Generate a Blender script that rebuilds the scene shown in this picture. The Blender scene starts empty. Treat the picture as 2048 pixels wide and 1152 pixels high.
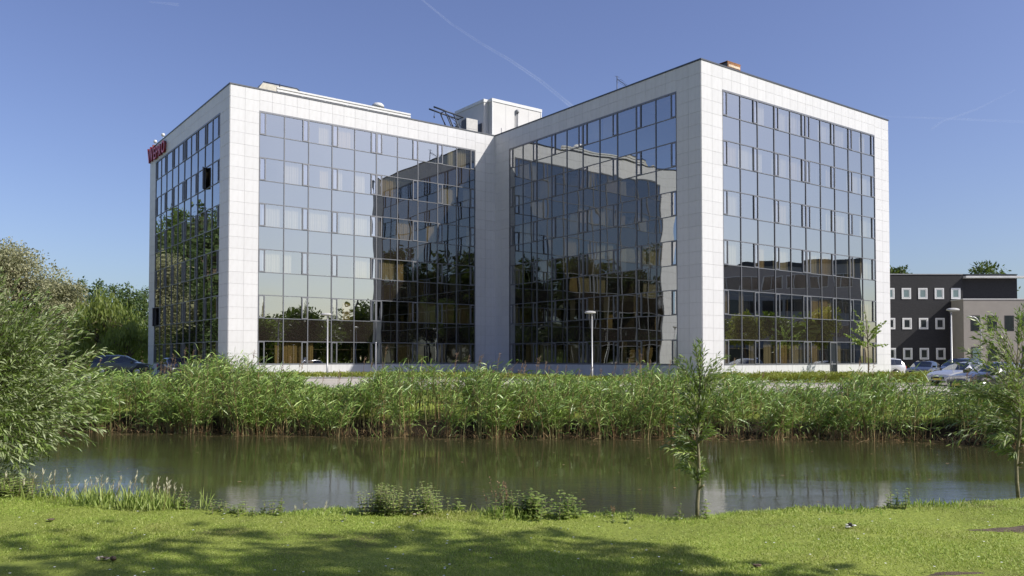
import bpy, bmesh, math, random
import numpy as np
from mathutils import Vector, Matrix

random.seed(7)
RNG = np.random.default_rng(11)
SC = bpy.context.scene
COL = SC.collection
R = math.radians

# ------------------------------------------------------------------ camera
EYE = 1.7
cam = bpy.data.cameras.new('camera')
cam.sensor_width = 36.0
cam.lens = 28.83
cam.shift_y = 98.1 / 2048.0
cam.clip_start = 0.1
cam.clip_end = 30000
cam_ob = bpy.data.objects.new('camera', cam)
cam_ob.location = (0, 0, EYE)
cam_ob.rotation_euler = (R(90 + 1.483), 0, 0)
COL.objects.link(cam_ob)
SC.camera = cam_ob

# ------------------------------------------------------------------ light
TH = 0.64055
U = np.array([math.cos(TH), math.sin(TH)])          # along the sunlit facades, going away to the right
V = np.array([-U[1], U[0]])                          # along the shaded facades, going away to the left
sun_vec = np.array([*(0.67 * U - 1.0 * V), 1.0])
sun_vec /= np.linalg.norm(sun_vec)
SUN_EL = math.asin(sun_vec[2])
SUN_ROT = math.atan2(sun_vec[0], sun_vec[1])

world = bpy.data.worlds.new('World')
SC.world = world
world.use_nodes = True
wn = world.node_tree.nodes
wl = world.node_tree.links
sky = wn.new('ShaderNodeTexSky')
sky.sky_type = 'NISHITA'
sky.sun_disc = False
sky.sun_elevation = SUN_EL
sky.sun_rotation = SUN_ROT
sky.altitude = 0
sky.air_density = 1.0
sky.dust_density = 1.7
sky.ozone_density = 5.0
hsv = wn.new('ShaderNodeHueSaturation')
hsv.inputs['Hue'].default_value = 0.518
hsv.inputs['Saturation'].default_value = 0.97
wl.new(sky.outputs[0], hsv.inputs['Color'])
bg = wn['Background']
bg.inputs['Strength'].default_value = 0.114
wl.new(hsv.outputs[0], bg.inputs['Color'])

sun = bpy.data.lights.new('sun', 'SUN')
sun.energy = 4.15
sun.angle = R(0.53)
sun.color = (1.0, 0.95, 0.87)
sun_ob = bpy.data.objects.new('sun', sun)
sun_ob.rotation_euler = Vector(sun_vec).to_track_quat('Z', 'Y').to_euler()
COL.objects.link(sun_ob)

SC.view_settings.view_transform = 'Standard'
SC.view_settings.look = 'None'
SC.view_settings.exposure = 0.36
SC.view_settings.gamma = 1.0
SC.view_settings.use_curve_mapping = False
SC.render.engine = 'CYCLES'
SC.cycles.max_bounces = 10
SC.cycles.glossy_bounces = 6
SC.cycles.transparent_max_bounces = 12
SC.cycles.diffuse_bounces = 3
SC.cycles.transmission_bounces = 4
SC.cycles.caustics_reflective = False
SC.cycles.caustics_refractive = False
SC.cycles.sample_clamp_indirect = 6.0
SC.cycles.use_denoising = True

# ------------------------------------------------------------------ materials
MATS = {}


def new_mat(name):
    m = bpy.data.materials.new(name)
    m.use_nodes = True
    MATS[name] = m
    nt = m.node_tree
    return m, nt.nodes, nt.links, nt.nodes['Principled BSDF']


def ramp(n, stops):
    r = n.new('ShaderNodeValToRGB')
    e = r.color_ramp.elements
    while len(e) < len(stops):
        e.new(0.5)
    for i, (p, c) in enumerate(stops):
        e[i].position = p
        e[i].color = (*c, 1)
    return r


def coords(n, l, kind='Object', scale=(1, 1, 1)):
    tc = n.new('ShaderNodeTexCoord')
    mp = n.new('ShaderNodeMapping')
    mp.inputs['Scale'].default_value = scale
    l.new(tc.outputs[kind], mp.inputs['Vector'])
    return mp.outputs[0]


def noise(n, l, vec, scale, detail=4, rough=0.55):
    t = n.new('ShaderNodeTexNoise')
    t.inputs['Scale'].default_value = scale
    t.inputs['Detail'].default_value = detail
    t.inputs['Roughness'].default_value = rough
    l.new(vec, t.inputs['Vector'])
    return t.outputs['Fac']


def plain(name, col, rough=0.6, metal=0.0, spec=0.5, var=0.08, nscale=3.0, bump=0.0):
    """a surface of one colour with grain, wear and a little unevenness"""
    m, n, l, p = new_mat(name)
    v = coords(n, l)
    f = noise(n, l, v, nscale)
    lo = tuple(max(0, c * (1 - var)) for c in col)
    hi = tuple(min(1, c * (1 + var)) for c in col)
    r = ramp(n, [(0.3, lo), (0.7, hi)])
    l.new(f, r.inputs[0])
    l.new(r.outputs[0], p.inputs['Base Color'])
    p.inputs['Roughness'].default_value = rough
    p.inputs['Metallic'].default_value = metal
    p.inputs['Specular IOR Level'].default_value = spec
    if bump:
        b = n.new('ShaderNodeBump')
        b.inputs['Distance'].default_value = bump
        l.new(noise(n, l, v, nscale * 12), b.inputs['Height'])
        l.new(b.outputs[0], p.inputs['Normal'])
    return m


def leaf_mat(name, c1, c2, trans=0.35, rough=0.45, spec=0.35, tcol=None, back=None):
    m, n, l, p = new_mat(name)
    g = n.new('ShaderNodeNewGeometry')
    r = ramp(n, [(0.0, c1), (1.0, c2)])
    l.new(g.outputs['Random Per Island'], r.inputs[0])
    col = r.outputs[0]
    if back:
        mx = n.new('ShaderNodeMix')
        mx.data_type = 'RGBA'
        l.new(g.outputs['Backfacing'], mx.inputs['Factor'])
        l.new(col, mx.inputs['A'])
        mx.inputs['B'].default_value = (*back, 1)
        col = mx.outputs['Result']
    l.new(col, p.inputs['Base Color'])
    p.inputs['Roughness'].default_value = rough
    p.inputs['Specular IOR Level'].default_value = spec
    t = n.new('ShaderNodeBsdfTranslucent')
    tc = tcol or tuple(min(1, x * 1.5) for x in c2)
    t.inputs['Color'].default_value = (*tc, 1)
    ms = n.new('ShaderNodeMixShader')
    ms.inputs[0].default_value = trans
    l.new(p.outputs[0], ms.inputs[1])
    l.new(t.outputs[0], ms.inputs[2])
    l.new(ms.outputs[0], n['Material Output'].inputs['Surface'])
    return m


# white cladding: each panel a slightly different tone, light streaks of dirt
def make_cladding():
    m, n, l, p = new_mat('cladding')
    oi = n.new('ShaderNodeObjectInfo')
    r = ramp(n, [(0.0, (0.585, 0.583, 0.587)), (1.0, (0.620, 0.618, 0.621))])
    l.new(oi.outputs['Random'], r.inputs[0])
    v = coords(n, l, 'Object', (2.5, 2.5, 0.5))
    f = noise(n, l, v, 1.6, 6)
    r2 = ramp(n, [(0.25, (0.90, 0.893, 0.88)), (0.6, (1, 1, 1))])
    l.new(f, r2.inputs[0])
    mx = n.new('ShaderNodeMix')
    mx.data_type = 'RGBA'
    mx.blend_type = 'MULTIPLY'
    mx.inputs['Factor'].default_value = 1.0
    l.new(r.outputs[0], mx.inputs['A'])
    l.new(r2.outputs[0], mx.inputs['B'])
    l.new(mx.outputs['Result'], p.inputs['Base Color'])
    p.inputs['Roughness'].default_value = 0.42
    p.inputs['Specular IOR Level'].default_value = 0.3
    return m


def make_glass(name, tint, refl_col, f0, spandrel=None):
    m, n, l, p = new_mat(name)
    gl = n.new('ShaderNodeBsdfGlossy')
    gl.inputs['Roughness'].default_value = 0.0
    gl.inputs['Color'].default_value = (*refl_col, 1)
    lw = n.new('ShaderNodeLayerWeight')
    lw.inputs['Blend'].default_value = 0.5
    pw = n.new('ShaderNodeMath')
    pw.operation = 'POWER'
    l.new(lw.outputs['Facing'], pw.inputs[0])
    pw.inputs[1].default_value = 4.0
    ma = n.new('ShaderNodeMath')
    ma.operation = 'MULTIPLY_ADD'
    l.new(pw.outputs[0], ma.inputs[0])
    ma.inputs[1].default_value = 1.0 - f0
    ma.inputs[2].default_value = f0
    ms = n.new('ShaderNodeMixShader')
    l.new(ma.outputs[0], ms.inputs[0])
    if spandrel:
        d = n.new('ShaderNodeBsdfDiffuse')
        d.inputs['Color'].default_value = (*spandrel, 1)
        l.new(d.outputs[0], ms.inputs[1])
    else:
        t = n.new('ShaderNodeBsdfTransparent')
        t.inputs['Color'].default_value = (*tint, 1)
        l.new(t.outputs[0], ms.inputs[1])
    l.new(gl.outputs[0], ms.inputs[2])
    l.new(ms.outputs[0], n['Material Output'].inputs['Surface'])
    n.remove(p)
    return m


make_cladding()
make_glass('vision_glass', (0.52, 0.49, 0.39), (0.90, 0.925, 0.92), 0.40)
make_glass('spandrel_glass', None, (0.88, 0.92, 0.92), 0.39, (0.024, 0.019, 0.016))
make_glass('vent_glass', (0.45, 0.45, 0.42), (0.88, 0.90, 0.93), 0.48)
make_glass('plain_glass', (0.30, 0.34, 0.34), (0.9, 0.93, 0.95), 0.12)
make_glass('car_glass', (0.22, 0.25, 0.26), (0.9, 0.95, 1.0), 0.10)
plain('frame_metal', (0.17, 0.175, 0.19), 0.38, 0.3, 0.5, 0.06, 1.0)
plain('coping_metal', (0.07, 0.075, 0.085), 0.4, 0.5)
plain('joint_dark', (0.36, 0.355, 0.35), 0.9)
plain('core_wall', (0.70, 0.69, 0.67), 0.7)
plain('interior_floor', (0.16, 0.13, 0.10), 0.8)
plain('interior_ceiling', (0.35, 0.33, 0.30), 0.9)
plain('interior_wall', (0.22, 0.18, 0.13), 0.9)
plain('curtain_cream', (0.78, 0.73, 0.60), 0.9, var=0.05)
plain('curtain_tan', (0.72, 0.58, 0.34), 0.9, var=0.05)
plain('curtain_white', (0.85, 0.84, 0.80), 0.9, var=0.03)
plain('roof_felt', (0.12, 0.12, 0.12), 0.9, var=0.25, nscale=0.6)
plain('penthouse_sheet', (0.56, 0.55, 0.535), 0.5, var=0.04, nscale=0.7)
plain('white_trim', (0.62, 0.62, 0.61), 0.4)
plain('door_dark', (0.035, 0.04, 0.05), 0.4)
plain('pipe_grey', (0.33, 0.33, 0.34), 0.5)
plain('unit_grey', (0.46, 0.45, 0.43), 0.55, var=0.12)
plain('unit_dark', (0.10, 0.10, 0.10), 0.6)
plain('gantry_steel', (0.05, 0.06, 0.08), 0.5, 0.4)
plain('rust', (0.27, 0.12, 0.045), 0.8, var=0.5, nscale=6)
plain('rust_white', (0.62, 0.50, 0.36), 0.7, var=0.3, nscale=8)
plain('cradle_beige', (0.52, 0.49, 0.41), 0.6, var=0.2, nscale=3)
plain('sign_red', (0.55, 0.02, 0.03), 0.35, var=0.06)
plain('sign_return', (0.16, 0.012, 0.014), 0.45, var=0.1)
plain('lamp_post', (0.42, 0.42, 0.42), 0.4, 0.3, var=0.05)
plain('lamp_head', (0.46, 0.455, 0.44), 0.45, var=0.06)
plain('lamp_lens', (0.75, 0.74, 0.70), 0.25)
plain('kerb', (0.36, 0.35, 0.33), 0.9, var=0.2, nscale=5)
plain('rubber', (0.012, 0.012, 0.012), 0.8)
plain('rim', (0.45, 0.45, 0.46), 0.3, 0.8)
plain('black_trim', (0.015, 0.015, 0.017), 0.5)
plain('headlight', (0.75, 0.77, 0.8), 0.1, 0.3)
plain('tail_red', (0.5, 0.02, 0.015), 0.2)
plain('plate', (0.75, 0.60, 0.10), 0.5)
plain('stone_pale', (0.55, 0.48, 0.40), 0.9, var=0.2, nscale=20)
plain('stone_brown', (0.12, 0.085, 0.055), 0.9, var=0.3, nscale=20)
plain('soil', (0.17, 0.125, 0.085), 0.95, var=0.35, nscale=14, bump=0.02)
plain('litter_white', (0.75, 0.74, 0.70), 0.6, var=0.1, nscale=20)
plain('litter_black', (0.012, 0.012, 0.012), 0.6)
plain('daisy_white', (0.85, 0.85, 0.82), 0.7)
plain('window_white', (0.72, 0.72, 0.71), 0.45, var=0.04)
plain('pane_dark', (0.03, 0.035, 0.04), 0.08, 0.0, 0.8)
plain('pane_teal', (0.16, 0.22, 0.22), 0.12, 0.0, 0.8)
plain('beige_render', (0.29, 0.265, 0.235), 0.85, var=0.05, nscale=1.2)
plain('bark', (0.13, 0.10, 0.07), 0.9, var=0.35, nscale=14, bump=0.01)
plain('bark_pale', (0.26, 0.23, 0.15), 0.85, var=0.3, nscale=18, bump=0.003)
plain('bark_dark', (0.05, 0.04, 0.03), 0.9, var=0.3, nscale=12, bump=0.01)
for nm, c in (('paint_charcoal', (0.05, 0.052, 0.056)), ('paint_silver', (0.48, 0.49, 0.51)), ('paint_navy', (0.018, 0.026, 0.06)),
              ('paint_blue', (0.035, 0.08, 0.20)), ('paint_white', (0.75, 0.75, 0.75)), ('paint_black', (0.02, 0.021, 0.024)),
              ('paint_steel', (0.20, 0.24, 0.30)), ('paint_green', (0.03, 0.045, 0.05))):
    m = plain(nm, c, 0.28, 0.35, 0.5, 0.03)
    m.node_tree.nodes['Principled BSDF'].inputs['Coat Weight'].default_value = 1.0
    m.node_tree.nodes['Principled BSDF'].inputs['Coat Roughness'].default_value = 0.03

leaf_mat('reed_leaf', (0.075, 0.155, 0.02), (0.36, 0.48, 0.13), 0.18, 0.42, 0.45, (0.36, 0.55, 0.08))
leaf_mat('reed_stem', (0.17, 0.20, 0.065), (0.30, 0.27, 0.12), 0.1, 0.6)
leaf_mat('reed_dead', (0.20, 0.11, 0.05), (0.46, 0.33, 0.17), 0.15, 0.8)
leaf_mat('reed_plume', (0.18, 0.11, 0.08), (0.30, 0.21, 0.15), 0.3, 0.8)
leaf_mat('willow_leaf', (0.08, 0.145, 0.025), (0.29, 0.38, 0.11), 0.20, 0.40, 0.45, (0.34, 0.48, 0.08), (0.36, 0.42, 0.22))
leaf_mat('sapling_leaf', (0.17, 0.25, 0.045), (0.42, 0.50, 0.16), 0.28, 0.42, 0.4, (0.28, 0.42, 0.08), (0.26, 0.32, 0.18))
leaf_mat('silver_leaf', (0.23, 0.235, 0.125), (0.40, 0.385, 0.23), 0.25, 0.5, 0.3, (0.34, 0.36, 0.18))
leaf_mat('poplar_leaf', (0.045, 0.08, 0.025), (0.12, 0.165, 0.055), 0.25, 0.5, 0.3, (0.14, 0.22, 0.04))
leaf_mat('weeping_leaf', (0.11, 0.16, 0.03), (0.22, 0.26, 0.06), 0.35, 0.5, 0.3, (0.30, 0.36, 0.06))
leaf_mat('broad_leaf', (0.05, 0.085, 0.018), (0.13, 0.175, 0.04), 0.32, 0.5, 0.3, (0.22, 0.32, 0.04))
leaf_mat('dark_leaf', (0.03, 0.055, 0.015), (0.085, 0.115, 0.035), 0.28, 0.5, 0.3, (0.14, 0.20, 0.03))
leaf_mat('cover_leaf', (0.18, 0.22, 0.04), (0.38, 0.39, 0.09), 0.32, 0.5, 0.3, (0.36, 0.42, 0.06))
leaf_mat('weed_leaf', (0.25, 0.33, 0.08), (0.48, 0.55, 0.19), 0.36, 0.45, 0.4, (0.30, 0.44, 0.08))
leaf_mat('nettle_leaf', (0.17, 0.25, 0.055), (0.34, 0.42, 0.11), 0.33, 0.5, 0.4, (0.22, 0.34, 0.05))
leaf_mat('seed_head', (0.50, 0.48, 0.34), (0.66, 0.62, 0.48), 0.3, 0.8)
leaf_mat('dock_brown', (0.25, 0.15, 0.09), (0.40, 0.27, 0.17), 0.25, 0.8)


def make_grass_blade():
    m, n, l, p = new_mat('grass_blade')
    g = n.new('ShaderNodeNewGeometry')
    v = coords(n, l, 'Object')
    f = noise(n, l, v, 0.8, 6, 0.65)
    r1 = ramp(n, [(0.0, (0.24, 0.37, 0.05)), (0.55, (0.40, 0.53, 0.10)), (1.0, (0.58, 0.66, 0.21))])
    r2 = ramp(n, [(0.0, (0.30, 0.29, 0.08)), (0.6, (0.40, 0.38, 0.14)), (1.0, (0.52, 0.46, 0.22))])
    l.new(g.outputs['Random Per Island'], r1.inputs[0])
    l.new(g.outputs['Random Per Island'], r2.inputs[0])
    rf = ramp(n, [(0.46, (0, 0, 0)), (0.66, (0.95, 0.95, 0.95))])
    l.new(f, rf.inputs[0])
    mx = n.new('ShaderNodeMix')
    mx.data_type = 'RGBA'
    l.new(rf.outputs[0], mx.inputs['Factor'])
    l.new(r1.outputs[0], mx.inputs['A'])
    l.new(r2.outputs[0], mx.inputs['B'])
    l.new(mx.outputs['Result'], p.inputs['Base Color'])
    p.inputs['Roughness'].default_value = 0.5
    p.inputs['Specular IOR Level'].default_value = 0.35
    t = n.new('ShaderNodeBsdfTranslucent')
    t.inputs['Color'].default_value = (0.38, 0.48, 0.08, 1)
    ms = n.new('ShaderNodeMixShader')
    ms.inputs[0].default_value = 0.35
    l.new(p.outputs[0], ms.inputs[1])
    l.new(t.outputs[0], ms.inputs[2])
    l.new(ms.outputs[0], n['Material Output'].inputs['Surface'])


make_grass_blade()


def make_ground():
    m, n, l, p = new_mat('ground')
    v = coords(n, l, 'Object')
    f = noise(n, l, v, 0.6, 8, 0.65)
    r = ramp(n, [(0.30, (0.12, 0.10, 0.05)), (0.42, (0.20, 0.24, 0.05)), (0.62, (0.26, 0.31, 0.065)), (0.8, (0.33, 0.33, 0.12))])
    l.new(f, r.inputs[0])
    # banks turn dark brown as they drop below lawn level
    sx = n.new('ShaderNodeSeparateXYZ')
    l.new(v, sx.inputs[0])
    mr = n.new('ShaderNodeMapRange')
    mr.inputs['From Min'].default_value = -0.02
    mr.inputs['From Max'].default_value = -0.22
    l.new(sx.outputs['Z'], mr.inputs['Value'])
    mm = n.new('ShaderNodeMix')
    mm.data_type = 'RGBA'
    l.new(mr.outputs[0], mm.inputs['Factor'])
    l.new(r.outputs[0], mm.inputs['A'])
    mm.inputs['B'].default_value = (0.028, 0.021, 0.013, 1)
    l.new(mm.outputs['Result'], p.inputs['Base Color'])
    p.inputs['Roughness'].default_value = 0.95
    p.inputs['Specular IOR Level'].default_value = 0.1
    b = n.new('ShaderNodeBump')
    b.inputs['Distance'].default_value = 0.03
    l.new(noise(n, l, v, 14, 6), b.inputs['Height'])
    l.new(b.outputs[0], p.inputs['Normal'])


make_ground()


def make_pavers():
    m, n, l, p = new_mat('pavers')
    v = coords(n, l, 'Object')
    br = n.new('ShaderNodeTexBrick')
    br.inputs['Scale'].default_value = 2.4
    br.inputs['Color1'].default_value = (0.47, 0.43, 0.37, 1)
    br.inputs['Color2'].default_value = (0.54, 0.50, 0.43, 1)
    br.inputs['Mortar'].default_value = (0.32, 0.29, 0.25, 1)
    br.inputs['Mortar Size'].default_value = 0.012
    l.new(v, br.inputs['Vector'])
    f = noise(n, l, v, 0.35, 6)
    r = ramp(n, [(0.3, (0.8, 0.79, 0.77)), (0.7, (1, 1, 1))])
    l.new(f, r.inputs[0])
    mx = n.new('ShaderNodeMix')
    mx.data_type = 'RGBA'
    mx.blend_type = 'MULTIPLY'
    mx.inputs['Factor'].default_value = 1
    l.new(br.outputs[0], mx.inputs['A'])
    l.new(r.outputs[0], mx.inputs['B'])
    l.new(mx.outputs['Result'], p.inputs['Base Color'])
    p.inputs['Roughness'].default_value = 0.9


make_pavers()


def make_water():
    m, n, l, p = new_mat('pond_water')
    v = coords(n, l, 'Object', (1.0, 3.4, 1))
    f1 = noise(n, l, v, 4.2, 3, 0.55)
    v2 = coords(n, l, 'Object', (0.5, 1.3, 1))
    f2 = noise(n, l, v2, 0.9, 2, 0.5)
    # breeze: ripples stronger in some stretches of the pond than in others
    v3 = coords(n, l, 'Object', (0.10, 0.30, 1))
    f3 = noise(n, l, v3, 1.0, 2, 0.5)
    rr = ramp(n, [(0.38, (0.15, 0.15, 0.15)), (0.62, (1, 1, 1))])
    l.new(f3, rr.inputs[0])
    mu = n.new('ShaderNodeMath')
    mu.operation = 'MULTIPLY'
    l.new(f1, mu.inputs[0])
    l.new(rr.outputs[0], mu.inputs[1])
    ad = n.new('ShaderNodeMath')
    ad.operation = 'ADD'
    l.new(mu.outputs[0], ad.inputs[0])
    f2s = n.new('ShaderNodeMath')
    f2s.operation = 'MULTIPLY'
    f2s.inputs[1].default_value = 0.6
    l.new(f2, f2s.inputs[0])
    l.new(f2s.outputs[0], ad.inputs[1])
    b = n.new('ShaderNodeBump')
    b.inputs['Strength'].default_value = 0.7
    b.inputs['Distance'].default_value = 0.0085
    l.new(ad.outputs[0], b.inputs['Height'])
    l.new(b.outputs[0], p.inputs['Normal'])
    p.inputs['Base Color'].default_value = (0.038, 0.039, 0.016, 1)
    p.inputs['Roughness'].default_value = 0.015
    p.inputs['IOR'].default_value = 1.333
    p.inputs['Specular IOR Level'].default_value = 0.5


make_water()


def make_dark_brick():
    m, n, l, p = new_mat('dark_brick')
    v = coords(n, l, 'Generated', (140, 140, 45))
    tc = n.new('ShaderNodeTexCoord')
    mp = n.new('ShaderNodeMapping')
    mp.inputs['Rotation'].default_value = (R(90), 0, 0)
    l.new(tc.outputs['Object'], mp.inputs['Vector'])
    br = n.new('ShaderNodeTexBrick')
    br.inputs['Scale'].default_value = 3.0
    br.inputs['Color1'].default_value = (0.016, 0.016, 0.019, 1)
    br.inputs['Color2'].default_value = (0.026, 0.025, 0.028, 1)
    br.inputs['Mortar'].default_value = (0.012, 0.012, 0.013, 1)
    l.new(mp.outputs[0], br.inputs['Vector'])
    l.new(br.outputs[0], p.inputs['Base Color'])
    p.inputs['Roughness'].default_value = 0.8


make_dark_brick()


def make_trail():
    m, n, l, p = new_mat('contrail_ice')
    v = coords(n, l, 'Object', (1, 1, 1))
    f = noise(n, l, v, 0.004, 4)
    t = n.new('ShaderNodeBsdfTransparent')
    d = n.new('ShaderNodeBsdfDiffuse')
    d.inputs['Color'].default_value = (0.9, 0.9, 0.9, 1)
    tl = n.new('ShaderNodeBsdfTranslucent')
    tl.inputs['Color'].default_value = (0.9, 0.9, 0.9, 1)
    a = n.new('ShaderNodeAddShader')
    l.new(d.outputs[0], a.inputs[0])
    l.new(tl.outputs[0], a.inputs[1])
    r = ramp(n, [(0.25, (0.004, 0.004, 0.004)), (0.7, (0.042, 0.042, 0.042))])
    l.new(f, r.inputs[0])
    # thin ice fades towards the edge of the tube
    lw = n.new('ShaderNodeLayerWeight')
    lw.inputs['Blend'].default_value = 0.5
    iv = n.new('ShaderNodeMath')
    iv.operation = 'SUBTRACT'
    iv.inputs[0].default_value = 1.0
    l.new(lw.outputs['Facing'], iv.inputs[1])
    mu = n.new('ShaderNodeMath')
    mu.operation = 'MULTIPLY'
    l.new(iv.outputs[0], mu.inputs[0])
    l.new(r.outputs[0], mu.inputs[1])
    ms = n.new('ShaderNodeMixShader')
    l.new(mu.outputs[0], ms.inputs[0])
    l.new(t.outputs[0], ms.inputs[1])
    l.new(a.outputs[0], ms.inputs[2])
    l.new(ms.outputs[0], n['Material Output'].inputs['Surface'])
    n.remove(p)


make_trail()


# ------------------------------------------------------------------ mesh helpers
class MB:
    """collects boxes, tubes and polygons into one mesh"""

    def __init__(self):
        self.v = []
        self.f = []
        self.s = []

    def box(self, x0, x1, y0, y1, z0, z1):
        b = len(self.v)
        self.v += [(x0, y0, z0), (x1, y0, z0), (x1, y1, z0), (x0, y1, z0), (x0, y0, z1), (x1, y0, z1), (x1, y1, z1), (x0, y1, z1)]
        for q in ((0, 3, 2, 1), (4, 5, 6, 7), (0, 1, 5, 4), (1, 2, 6, 5), (2, 3, 7, 6), (3, 0, 4, 7)):
            self.f.append(tuple(b + i for i in q))
            self.s.append(False)
        return self

    def bevel_box(self, x0, x1, y0, y1, z0, z1, e):
        """box with its front (low y) edges chamfered"""
        b = len(self.v)
        self.v += [(x0, y1, z0), (x1, y1, z0), (x1, y1, z1), (x0, y1, z1),
                   (x0, y0 + e, z0), (x1, y0 + e, z0), (x1, y0 + e, z1), (x0, y0 + e, z1),
                   (x0 + e, y0, z0 + e), (x1 - e, y0, z0 + e), (x1 - e, y0, z1 - e), (x0 + e, y0, z1 - e)]
        for q in ((8, 9, 10, 11), (4, 5, 9, 8), (5, 6, 10, 9), (6, 7, 11, 10), (7, 4, 8, 11),
                  (0, 1, 5, 4), (1, 2, 6, 5), (2, 3, 7, 6), (3, 0, 4, 7)):
            self.f.append(tuple(b + i for i in q))
            self.s.append(False)
        return self

    def tube(self, pts, radii, sides=8, cap=True, smooth=True):
        pts = [Vector(p) for p in pts]
        if not hasattr(radii, '__len__'):
            radii = [radii] * len(pts)
        b = len(self.v)
        prev = None
        for i, p in enumerate(pts):
            d = (pts[min(i + 1, len(pts) - 1)] - pts[max(i - 1, 0)]).normalized()
            if prev is None:
                a = d.orthogonal().normalized()
            else:
                a = (prev - d * prev.dot(d)).normalized()
            prev = a
            c = d.cross(a)
            for k in range(sides):
                t = 2 * math.pi * k / sides
                self.v.append(tuple(p + (a * math.cos(t) + c * math.sin(t)) * radii[i]))
        for i in range(len(pts) - 1):
            for k in range(sides):
                k2 = (k + 1) % sides
                self.f.append((b + i * sides + k, b + i * sides + k2, b + (i + 1) * sides + k2, b + (i + 1) * sides + k))
                self.s.append(smooth)
        if cap:
            self.f.append(tuple(b + k for k in reversed(range(sides))))
            self.f.append(tuple(b + (len(pts) - 1) * sides + k for k in range(sides)))
            self.s += [False, False]
        return self

    def poly(self, pts, smooth=False):
        b = len(self.v)
        self.v += [tuple(p) for p in pts]
        self.f.append(tuple(range(b, b + len(pts))))
        self.s.append(smooth)
        return self

    def lathe(self, prof, sides=16, centre=(0, 0, 0), axis='z'):
        b = len(self.v)
        for (r, h) in prof:
            for k in range(sides):
                t = 2 * math.pi * k / sides
                a, c = r * math.cos(t), r * math.sin(t)
                if axis == 'z':
                    q = (a, c, h)
                elif axis == 'y':
                    q = (a, h, c)
                else:
                    q = (h, a, c)
                self.v.append((q[0] + centre[0], q[1] + centre[1], q[2] + centre[2]))
        for i in range(len(prof) - 1):
            for k in range(sides):
                k2 = (k + 1) % sides
                self.f.append((b + i * sides + k, b + i * sides + k2, b + (i + 1) * sides + k2, b + (i + 1) * sides + k))
                self.s.append(True)
        return self

    def mesh(self, name, mat):
        me = bpy.data.meshes.new(name)
        me.from_pydata(self.v, [], self.f)
        me.polygons.foreach_set('use_smooth', self.s)
        if mat:
            me.materials.append(MATS[mat])
        me.update()
        return me


def link(name, me, parent=None, loc=(0, 0, 0), rz=0.0):
    o = bpy.data.objects.new(name, me)
    o.location = loc
    o.rotation_euler = (0, 0, rz)
    if parent is not None:
        o.parent = parent
    COL.objects.link(o)
    return o


def thing(name, label, cat, loc=(0, 0, 0), rz=0.0, group=None):
    o = link(name, None, None, loc, rz)
    tag(o, label, cat, group)
    return o


def tag(o, label=None, cat=None, group=None, kind=None):
    if label:
        o['label'] = label
    if cat:
        o['category'] = cat
    if group:
        o['group'] = group
    if kind:
        o['kind'] = kind
    return o


def raw_mesh(name, verts, loops, starts, mats, midx=None, smooth=True):
    me = bpy.data.meshes.new(name)
    me.vertices.add(len(verts))
    me.vertices.foreach_set('co', np.asarray(verts, np.float32).ravel())
    me.loops.add(len(loops))
    me.loops.foreach_set('vertex_index', np.asarray(loops, np.int32))
    me.polygons.add(len(starts))
    me.polygons.foreach_set('loop_start', np.asarray(starts, np.int32))
    if midx is not None:
        me.polygons.foreach_set('material_index', np.asarray(midx, np.int32))
    me.polygons.foreach_set('use_smooth', np.full(len(starts), smooth, bool))
    for m in mats:
        me.materials.append(MATS[m])
    me.update(calc_edges=True)
    return me


def unit(a):
    return a / np.maximum(np.linalg.norm(a, axis=-1, keepdims=True), 1e-9)


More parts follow.
